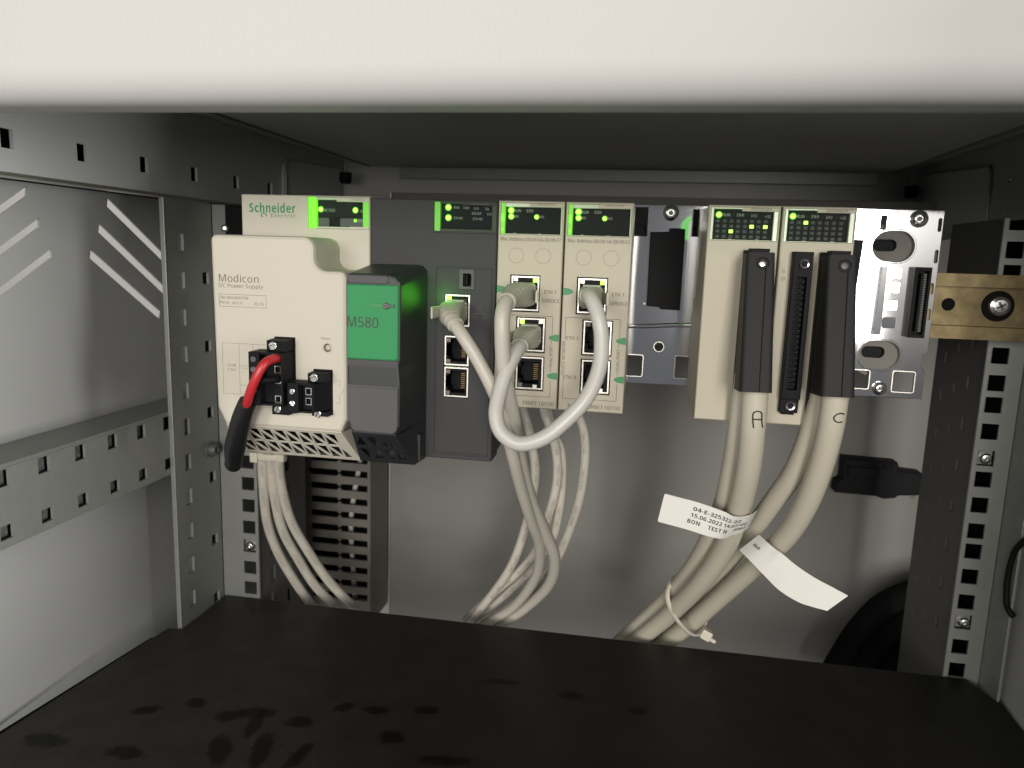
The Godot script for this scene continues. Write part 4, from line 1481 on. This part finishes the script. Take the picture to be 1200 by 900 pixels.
	# black hardware on the mounting plate
	t = thing("black_bracket", "black stepped bracket on the mounting plate, right of the thick cables", "bracket", Vector3(197, -186, -190))
	b = start(t)
	b.prism(poly([168.8, -154.1, 210.0, -155.0, 211.7, -161.4, 229.1, -162.4, 230.0, -180.4, 212.8, -182.2, 210.8, -184.4, 202.3, -185.9, 196.5, -184.0, 164.3, -183.5, 164.6, -174.9, 168.8, -172.2]), -199.9, -184, 1.6)
	b.box(172, 196, -168, -160, -184.2, -181.5, 0.8)
	b.box(199, 206, -160, -157, -184.2, -182, 0.6)
	part("bracket_body", b, M.black, t)
	b = start(t)
	b.box(229.4, 232.4, -184, -166, -188, -184.4, 0.8)
	part("bright_lip", b, M.steel, t)

	# shelf with worn dusty top
	t = thing("shelf", "black equipment shelf with dusty smudged top, in front below the rack", "shelf", Vector3(-40, -248, 140))
	b = start(t)
	b.xf = Transform3D(AY, Vector3.ZERO)
	b.plate(poly([-318.0, -300, 219.5, -300, 219.5, -6, 216.2, -1.0, 209, 19.0, -286.0, 19.0, -286.0, -33.5, -296.0, -34.0, -312.5, -172.0]), [], -250, -248, 0.4)
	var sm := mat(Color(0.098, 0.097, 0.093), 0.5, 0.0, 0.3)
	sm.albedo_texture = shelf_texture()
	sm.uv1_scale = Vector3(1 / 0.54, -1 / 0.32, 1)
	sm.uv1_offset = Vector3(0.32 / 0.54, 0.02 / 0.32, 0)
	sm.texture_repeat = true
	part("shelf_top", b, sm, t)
	b = start(t)
	b.box(-286, 209, -262, -250.05, 15, 17)
	b.box(-286, 209, -262, -250.05, -19, -17.4)
	part("stiffening_fold", b, M.black, t)
	b = start(t)
	b.xf = Transform3D(AY, Vector3.ZERO)
	b.plate(poly([-319.9, -300, -318.2, -299.5, -312.7, -172.0, -297.2, -46.0, -299.6, -46.0, -316.2, -172.0]), [], -252, -249)
	part("gap_shade_strip", b, M.black_matt, t)  # black strip added for the darkness of the open gap beside the shelf

# ---------------------------------------------------------------- cables
func cables() -> void:
	# network leads with their plugs
	var t := thing("network_cable", "grey network cable plugged into the top port of the dark processor module", "network cable", Vector3(-91, -27, 86), "grey network cables in front of the rack")
	plug(t, Vector3(-91.6, -27.5, 86), [Vector3(-91.3, -27.6, 99), Vector3(-88.6, -29.2, 110), Vector3(-84.6, -32.4, 115.5)], -1)
	var p := [Vector3(-88.2, -29.4, 111), Vector3(-84.4, -32.6, 116), Vector3(-79.5, -38.0, 119), Vector3(-73.6, -46.5, 119.5), Vector3(-66.2, -60.0, 119), Vector3(-60.6, -74.9, 116), Vector3(-57.9, -92.2, 108), Vector3(-56.0, -118.2, 85), Vector3(-53.6, -143.7, 60), Vector3(-51.9, -166.9, 35), Vector3(-57.2, -198.9, 5), Vector3(-74.9, -235.3, -25), Vector3(-96.2, -259.6, -45), Vector3(-113.7, -280.0, -60)]
	cable_part(t, p, 3.15, M.cable)
	t = thing("network_cable", "grey network cable hanging from the top port of the left cream network module", "network cable", Vector3(-58, -18, 86), "grey network cables in front of the rack")
	plug(t, Vector3(-57.9, -17.8, 86), [Vector3(-58.4, -17.9, 100), Vector3(-59.4, -18.4, 111), Vector3(-60.3, -20.0, 121.5)], 1, 5.9, 5.6)
	p = [Vector3(-59.9, -19.2, 117), Vector3(-60.5, -20.6, 122.5), Vector3(-60.9, -25.5, 127), Vector3(-60.7, -33.5, 128), Vector3(-60.2, -45.5, 126), Vector3(-58.8, -59.5, 122), Vector3(-56.8, -74.5, 114), Vector3(-55.5, -99.7, 96), Vector3(-53.0, -127.3, 71), Vector3(-48.3, -152.5, 46), Vector3(-44.2, -180.2, 20), Vector3(-49.9, -208.3, -5), Vector3(-67.3, -237.4, -30), Vector3(-85.6, -259.0, -45), Vector3(-107.1, -282.6, -60)]
	cable_part(t, p, 3.5, M.cable)
	t = thing("patch_cable", "short pale patch cable looping between the two cream network modules", "network cable", Vector3(-40, -80, 110), "grey network cables in front of the rack")
	plug(t, Vector3(-54.3, -37.9, 86), [Vector3(-54.6, -38.3, 100), Vector3(-54.8, -38.9, 107), Vector3(-55.0, -40.6, 114)], -1)
	plug(t, Vector3(-25.0, -17.8, 86), [Vector3(-24.9, -17.7, 98), Vector3(-24.9, -16.9, 107), Vector3(-24.9, -16.2, 113)], 1, 5.4, 4.8)
	p = [Vector3(-54.9, -39.8, 110), Vector3(-55.1, -41.2, 116), Vector3(-56.3, -44.2, 121), Vector3(-58.4, -50.0, 126), Vector3(-60.4, -58.5, 130), Vector3(-61.2, -68.3, 134.5), Vector3(-57.9, -76.2, 137), Vector3(-50.0, -80.2, 138), Vector3(-40.0, -77.3, 138), Vector3(-30.6, -69.5, 136), Vector3(-21.8, -58.8, 132.5), Vector3(-17.4, -46.3, 128), Vector3(-17.3, -33.7, 124.5), Vector3(-19.4, -24.4, 122.5), Vector3(-22.6, -18.0, 119), Vector3(-24.6, -16.2, 114), Vector3(-24.9, -16.3, 109)]
	cable_part(t, p, 3.4, M.cable_loop)
	# thin leads that drop from behind the rack
	var drops := [[[Vector3(-83.0, -70.6, -15), Vector3(-72.1, -96.3, -15), Vector3(-65.9, -118.5, -16), Vector3(-63.2, -141.7, -18), Vector3(-68.4, -174.8, -23), Vector3(-80.4, -212.2, -32), Vector3(-105.2, -254.2, -48), Vector3(-120.3, -276.0, -60)], "thin grey cable dropping behind the rack, leftmost of the loose four"],
		[[Vector3(-64.3, -74.9, -15), Vector3(-58.9, -95.4, -15), Vector3(-51.3, -117.9, -18), Vector3(-49.1, -141.7, -22), Vector3(-54.1, -168.5, -26), Vector3(-65.6, -202.9, -34), Vector3(-94.5, -238.9, -46), Vector3(-116.8, -267.7, -58)], "thin grey cable dropping behind the rack, second from left of the loose four"],
		[[Vector3(-62.7, -79.7, -25), Vector3(-54.1, -110.1, -25), Vector3(-47.9, -123.4, -25), Vector3(-46.2, -142.9, -27), Vector3(-47.8, -167.5, -30), Vector3(-54.4, -194.5, -36), Vector3(-81.0, -234.7, -50), Vector3(-115.0, -272.4, -65)], "thin grey cable dropping behind the rack, third of the loose four and partly hidden"],
		[[Vector3(-47.0, -70.7, -15), Vector3(-37.2, -95.7, -15), Vector3(-32.3, -110.7, -17), Vector3(-31.5, -132.2, -20), Vector3(-35.0, -160.3, -24), Vector3(-45.5, -195.6, -30), Vector3(-56.9, -217.2, -35), Vector3(-79.5, -244.3, -43), Vector3(-99.4, -263.4, -52), Vector3(-117.4, -283.5, -62)], "thin grey cable in the widest bow behind the rack, rightmost of the loose four"]]
	var i := 0
	for d in drops:
		t = thing("thin_cable", d[1], "cable", d[0][0], "thin grey cables dropping behind the rack")
		cable_part(t, d[0], 3.0, M.cable)
		cable_print(t, d[0], 3.0, Vector3(0.45 - 0.2 * i, 0.2, 1), 11 + i, "E138034 CAT 5E 24AWG")
		i += 1
	# the bundle of three below the power supply
	var trio := [[[Vector3(-251.3, -100.3, -12), Vector3(-251.0, -140.2, -12), Vector3(-251.5, -162.1, -14), Vector3(-252.7, -189.0, -20), Vector3(-249.6, -214.0, -28), Vector3(-241.7, -240.3, -38), Vector3(-231.2, -265.3, -48), Vector3(-218.0, -289.2, -60)], "printed grey cable below the power supply, left one of three"],
		[[Vector3(-245.0, -100.9, -13), Vector3(-244.7, -139.8, -13), Vector3(-245.1, -164.9, -16), Vector3(-242.9, -195.1, -23), Vector3(-236.0, -219.8, -32), Vector3(-227.0, -244.8, -42), Vector3(-214.9, -263.4, -50), Vector3(-200.7, -285.7, -62)], "printed grey cable below the power supply, middle one of three"],
		[[Vector3(-239.0, -100.5, -12), Vector3(-239.0, -139.3, -12), Vector3(-239.2, -161.7, -16), Vector3(-236.6, -188.8, -24), Vector3(-228.0, -213.4, -32), Vector3(-216.8, -239.4, -42), Vector3(-199.6, -265.0, -52), Vector3(-187.1, -281.9, -60)], "printed grey cable below the power supply, right one of three"]]
	i = 0
	for d in trio:
		t = thing("bundled_cable", d[1], "cable", d[0][1], "three grey cables tied below the power supply")
		cable_part(t, d[0], 3.4, M.cable)
		cable_print(t, d[0], 3.4, Vector3(0.3 + 0.15 * i, 0.1, 1), 31 + i, "CAT 5E 24AWG PATCH")
		i += 1
	t = thing("cable_tie", "pale cable tie round the three cables below the power supply", "cable tie", Vector3(-245, -141, -12))
	tie_ring(t, Vector3(-245.0, -139.5, -12.5), Vector3(1, 0, 0), Vector3(0, 1, 0), 10.8, 4.6, 2.3)
	var b := start(t)
	b.box(-257.5, -252.0, -143.5, -136.5, -13, -6.5, 0.8)
	b.box(-238.5, -233.2, -142, -136.6, -12, -7.4, 0.8)
	part("tie_head", b, M.tie, t)

	# thick leads of the connector hoods
	t = hood(0.0, "black connector hood with bright screw, covering the left input output module")
	var pa := [Vector3(51.6, -50.0, 104.5), Vector3(51.8, -58.2, 104), Vector3(52.4, -74.3, 101.5), Vector3(53.5, -94.1, 92), Vector3(53.5, -118.6, 75), Vector3(51.1, -151.0, 50), Vector3(42.9, -182.3, 25), Vector3(29.0, -220.4, -10), Vector3(13.5, -250.9, -35), Vector3(-0.1, -273.9, -50)]
	var p2 := [Vector3(48.6, -50.0, 96), Vector3(48.4, -60.6, 94), Vector3(48.0, -77.6, 90), Vector3(48.0, -98.3, 78), Vector3(47.4, -123.3, 61), Vector3(44.0, -152.0, 37), Vector3(37.2, -183.0, 10), Vector3(25.3, -218.2, -22), Vector3(7.8, -253.5, -49), Vector3(-5.2, -275.3, -62)]
	lead(pa, 5.85, "thick grey cable marked with a handwritten A, under the left connector hood", "A", Vector3(0.05, 0.1, 1))
	lead(p2, 5.4, "thick grey cable half hidden behind the one marked A", "", Vector3(-0.7, 0.1, 0.8))
	t = hood(34.0, "black connector hood with dark screw hole, covering the right input output module")
	var pc := [Vector3(86.0, -50.0, 104.5), Vector3(86.0, -58.0, 104), Vector3(86.4, -72.4, 100), Vector3(86.3, -92.1, 90), Vector3(84.9, -115.8, 75), Vector3(80.8, -139.3, 57), Vector3(72.5, -160.2, 40), Vector3(59.3, -193.6, 10), Vector3(44.0, -229.4, -20), Vector3(31.0, -254.5, -40), Vector3(18.0, -277.6, -55)]
	var p4 := [Vector3(83.0, -50.0, 96), Vector3(83.0, -60.9, 92), Vector3(81.4, -77.3, 86), Vector3(78.6, -99.7, 73), Vector3(74.0, -117.0, 60), Vector3(69.0, -134.8, 46), Vector3(60.8, -163.6, 22), Vector3(52.0, -191.9, -2), Vector3(38.0, -224.7, -32), Vector3(22.5, -255.5, -54), Vector3(8.9, -277.5, -66)]
	lead(pc, 5.8, "thick grey cable marked with a handwritten C, under the right connector hood", "C", Vector3(0.1, 0.1, 1))
	lead(p4, 5.4, "thick grey cable half hidden behind the one marked C", "", Vector3(-0.7, 0.1, 0.8))

	t = thing("cable_tie", "pale cable tie with clipped tail round the thick grey cables above the shelf", "cable tie", Vector3(36, -215, -5))
	tie_ring(t, Vector3(38.5, -216.5, -13), Vector3(23, -32, -13), Vector3(0.3, 0.7, 0.65), 21.5, 13.5, 1.5)
	b = start(t)
	b.xf = Transform3D(Basis(Vector3(0, 0, 1), -0.45), Vector3(51.6, -234.6, -13))
	b.prism(rr(-3.4, 3.4, -3.2, 3.2, 1.0, 3), -3, 2.6, 0.7)
	b.prism(rr(3.2, 7.6, -2.6, -0.4, 0.4, 2), -1, 0.6, 0.2)
	part("tie_head", b, M.tie, t)

	# paper flags
	t = thing("cable_label", "white paper label with three printed lines, wrapped round the cable marked A", "cable label", Vector3(40, -130, 90), "white paper labels on the thick cables")
	var f := paper_flag(t, [Vector3(14.6, -122.9, 79), Vector3(21.5, -123.9, 80), Vector3(30.0, -125.2, 81), Vector3(38.6, -127.4, 81), Vector3(45.0, -129.2, 80), Vector3(49.0, -130.4, 77.8), Vector3(52.6, -130.0, 76.4), Vector3(57.0, -129.0, 75.0), Vector3(60.6, -128.2, 70.0)], [Vector3(1.3, 7.5, 0.0), Vector3(1.1, 7.5, 0), Vector3(1.2, 7.5, 0), Vector3(1.6, 7.4, 0.2), Vector3(1.2, 7.3, 1.0), Vector3(0.8, 6.8, 3.0), Vector3(1.2, 6.4, 4.2), Vector3(1.2, 6.3, 4.4), Vector3(1.2, 6.3, 4.4)], M.paper)
	b = start(t)
	b.text("04-E-325322-22", 28.2, 3.9, 25.5, 2.1, 0, true, f)
	b.text("15.06.2022 14:07:00", 29.9, 0.5, 30.0, 2.1, 0, true, f)
	b.text("BON", 17.2, -2.9, 6.4, 2.1, 0, true, f)
	b.text("TEST N", 29.8, -3.1, 10.2, 2.1, 0, true, f)
	b.text("0002", 42.2, -3.0, 6.4, 2.1, 0, true, f)
	part("printed_lines", b, M.ink_dark, t)
	t = thing("cable_label", "blank bent white paper label ending in 869, on the cable marked C", "cable label", Vector3(85, -160, 65), "white paper labels on the thick cables")
	f = paper_flag(t, [Vector3(62.8, -146.6, 53), Vector3(66.4, -148.2, 59.5), Vector3(70.0, -150.8, 61.5), Vector3(74.8, -154.8, 61.0), Vector3(82.0, -160.0, 64), Vector3(91.0, -164.2, 67), Vector3(99.4, -166.6, 69), Vector3(105.8, -168.4, 70)], [Vector3(4.2, 6.0, 3.2), Vector3(4.4, 5.8, 3.4), Vector3(4.3, 6.0, 2.4), Vector3(3.6, 7.0, 1.0), Vector3(3.6, 7.2, 0), Vector3(3.4, 7.0, 0), Vector3(4.0, 5.8, 0), Vector3(4.6, 4.6, 0)], M.paper)
	b = start(t)
	b.text("869", 5.4, 1.4, 4.6, 2.2, 0, true, f)
	part("printed_number", b, M.ink_dark, t)

	# wires of the power supply
	t = thing("power_lead", "red wire and black wire in a black heat shrink sleeve, at the power supply terminal", "wire", Vector3(-190, -90, 125))
	cable_part(t, [Vector3(-166.6, -50.6, 122), Vector3(-167.6, -50.2, 130), Vector3(-169.6, -52.2, 136), Vector3(-173.2, -59.6, 138), Vector3(-177.4, -67.4, 136), Vector3(-182.0, -74.9, 131), Vector3(-185.5, -80.7, 128)], 2.15, M.red, "red_wire")
	cable_part(t, [Vector3(-166.4, -60.8, 121), Vector3(-168.6, -60.2, 129), Vector3(-173.4, -61.0, 131.6), Vector3(-178.2, -65.0, 131.0), Vector3(-182.4, -72.6, 129), Vector3(-184.5, -78.0, 128)], 1.5, M.black, "black_wire")
	b = start(t)
	var sp := B.spline([Vector3(-180.6, -71.0, 131), Vector3(-184.9, -79.1, 129.4), Vector3(-189.1, -88.4, 126.5), Vector3(-193.2, -97.0, 122.5), Vector3(-196.6, -105.2, 118), Vector3(-198.2, -107.4, 116.5)], 6)
	var secs := []
	for k in sp.size():
		var u := float(k) / (sp.size() - 1)
		var r := 4.2 + 0.8 * smoothstep(0.1, 0.35, u) - 0.5 * smoothstep(0.5, 0.75, u) + 0.25 * sin(u * 13.0)
		if u > 0.93:
			r *= 0.86
		secs.append(Vector3(r, r * 0.95, 2.0))
	b.sweep(sp, secs, 22, Vector3(0, 0, 1))
	part("sleeve", b, M.sleeve, t)

	# black hoses in the lower right
	var hoses := [[[Vector3(166, -335, -150), Vector3(176, -309, -150), Vector3(187, -286, -151), Vector3(203, -265, -153), Vector3(226, -252, -156), Vector3(252, -246, -160), Vector3(280, -244, -164)], 10.0, "thick black hose in the lower right corner, outermost of three"],
		[[Vector3(180, -335, -138), Vector3(190, -305, -138), Vector3(203, -283, -139), Vector3(222, -268, -141), Vector3(248, -260, -144), Vector3(278, -257, -148)], 9.0, "black hose in the lower right corner, middle one of three"],
		[[Vector3(196, -335, -126), Vector3(204, -303, -126), Vector3(217, -285, -127), Vector3(238, -275, -129), Vector3(275, -270, -132)], 6.5, "black hose in the lower right corner, innermost of three"]]
	for h in hoses:
		t = thing("black_hose", h[2], "hose", h[0][1], "black hoses in the lower right corner")
		cable_part(t, h[0], h[1] * 1.15, M.hose, "hose_body")
	t = thing("wall_wire", "short black wire bowed along the right wall beside the upright", "wire", Vector3(219, -170, 0))
	cable_part(t, [Vector3(217.6, -146.5, 9), Vector3(216.6, -150.0, 6), Vector3(216.0, -158.0, 1), Vector3(215.6, -172.0, -1), Vector3(215.6, -186.0, 1), Vector3(216.2, -191.0, 4), Vector3(218.6, -194.0, 6)], 1.7, M.black, "wire_body")

func lead(pts: Array, r: float, label: String, mark: String, side: Vector3) -> void:
	var t := thing("thick_cable", label, "cable", pts[1], "thick grey cables under the connector hoods")
	cable_part(t, pts, r, M.cable_big)
	if mark == "":
		return
	var b := start(t)
	var c: Vector3 = pts[2] + Vector3(0.2, 4.2, 1.05)
	var w := 0.62
	var strokes := []
	if mark == "A":
		strokes = [[[-2.2, 2.6], [-1.9, 4.6], [0, 5.4], [1.6, 4.6], [1.9, 2.0], [2.2, -0.8], [2.8, -2.4]], [[-2.2, 2.6], [-2.0, 0.4], [-1.5, -2.6]], [[-1.9, 1.6], [1.9, 1.5]]]
	else:
		strokes = [[[2.6, 4.2], [0.8, 4.8], [-1.0, 4.0], [-1.9, 2.6], [-1.2, 1.1], [0.6, 0.4], [2.2, 0.8]]]
	for s in strokes:
		var q := []
		for p in s:
			q.append(Vector3(p[0], p[1], 0))
		q = B.spline(q, 5)
		for k in q.size() - 1:
			var d: Vector3 = (q[k + 1] - q[k]).normalized()
			var n := Vector3(-d.y, d.x, 0) * w * 0.5
			var o := []
			var sp := B.spline(pts, 16)
			for e in [q[k] + n, q[k + 1] + n, q[k + 1] - n, q[k] - n]:
				var x: float = e.x + 1.0
				var h := 0
				while h < sp.size() - 2 and sp[h + 1].y > c.y + e.y:
					h += 1
				var at: Vector3 = sp[h].lerp(sp[h + 1], clampf((sp[h].y - c.y - e.y) / maxf(sp[h].y - sp[h + 1].y, 0.01), 0, 1))
				o.append(Vector3(at.x + x, c.y + e.y, at.z + sqrt(maxf(r * r - x * x, 0.1)) * 1.04 + 0.12))
			b.quad(o[0], o[1], o[2], o[3], Vector3(0, 0, 1))
	part("pen_mark", b, M.ink_dark, t)

func tie_ring(t: Node3D, c: Vector3, across: Vector3, along: Vector3, ra: float, rb: float, half: float) -> void:
	var u := across.normalized()
	var w := u.cross(along).normalized()
	var n := w.cross(u)
	var b := start(t)
	var pts := []
	for i in 41:
		var a := TAU * i / 40
		pts.append(c + u * signf(cos(a)) * pow(absf(cos(a)), 0.8) * ra + w * signf(sin(a)) * pow(absf(sin(a)), 0.8) * rb)
	b.sweep(pts, [Vector3(0.7, half, 5)], 10, n)
	part("tie_band", b, M.tie, t)

# ---------------------------------------------------------------- the scene
func _ready() -> void:
	var cam := Camera3D.new()
	cam.name = "camera"
	cam.fov = 53.63
	cam.near = 0.01
	cam.far = 20.0
	cam.transform = Transform3D(Basis(Vector3(0.98457, 0.03126, -0.17219), Vector3(-0.05889, 0.98572, -0.15776), Vector3(0.16480, 0.16546, 0.97235)), Vector3(0, 0, 0.456))
	var lens := CameraAttributesPhysical.new()
	lens.frustum_focal_length = 23.734
	lens.exposure_aperture = 12.0
	lens.frustum_focus_distance = 0.385
	lens.exposure_multiplier = 1.0
	cam.attributes = lens
	cam.fov = 53.63
	add_child(cam)
	cam.make_current()
	var env := Environment.new()
	env.background_mode = Environment.BG_COLOR
	env.background_color = Color(0.14, 0.143, 0.15).linear_to_srgb()
	env.background_energy_multiplier = 1.0
	env.tonemap_mode = Environment.TONE_MAPPER_LINEAR
	env.tonemap_exposure = 1.0
	env.sdfgi_enabled = true
	env.ssao_enabled = true
	env.ssil_enabled = true
	var we := WorldEnvironment.new()
	we.name = "environment"
	we.environment = env
	add_child(we)
	# room light behind the photographer: unseen area lights, the left one an added fill
	for s in [[Vector3(0.70, 0.45, 3.6), Vector3(0, -0.1, 0), Vector2(0.8, 1.6), 10.0, Color(1.0, 0.98, 0.95)], [Vector3(-0.95, 0.45, 3.4), Vector3(0, -0.1, 0), Vector2(1.1, 1.0), 4.6, Color(1.0, 0.98, 0.95)], [Vector3(3.5, -0.15, 1.55), Vector3(-0.3, -0.1, 0.1), Vector2(1.0, 1.5), 17.0, Color(1.0, 0.99, 0.97)]]:
		var l := AreaLight3D.new()
		l.name = "room_light"
		l.area_size = s[2]
		l.light_energy = s[3]
		l.light_color = s[4]
		l.area_range = 8.0
		l.area_attenuation = 2.0
		l.shadow_enabled = true
		add_child(l, true)
		l.look_at_from_position(s[0], s[1])
	make_materials()
	cabinet()
	mounting_rail()
	backplane()
	power_supply()
	processor()
	network_module(0.0, "98-F7", "cream network module beside the dark processor, two cables plugged in", true)
	network_module(32.8, "98-F2", "cream network module next to the empty slot, one cable plugged in", false)
	var a := io_module(27.1, "DDI3202K", "cream input module with four green lamps, right of the empty slot", [Vector2i(5, 1), Vector2i(7, 1), Vector2i(2, 2)], false)
	pin_socket(a, 43.9, false)
	var c := io_module(60.0, "DDO6402K", "cream output module with two green lamps and an open black socket", [Vector2i(2, 0)], false)
	pin_socket(c, 65.4, true)
	pin_socket(c, 77.4, false)
	# the module's dark side latch
	var b := start(c)
	b.text("0", 62.4, -2.8, 0.0, 1.5, 86.06)
	b.text("32", 62.5, -6.2, 0.0, 1.5, 86.06)
	part("small_print", b, M.ink, c)
	b = start(c)
	b.prism(poly([92.0, -20, 96.0, -20, 97.4, 12.6, 92.0, 12.6]), 40, 80, 0.4)
	part("side_latch", b, M.black, c)
	cables()
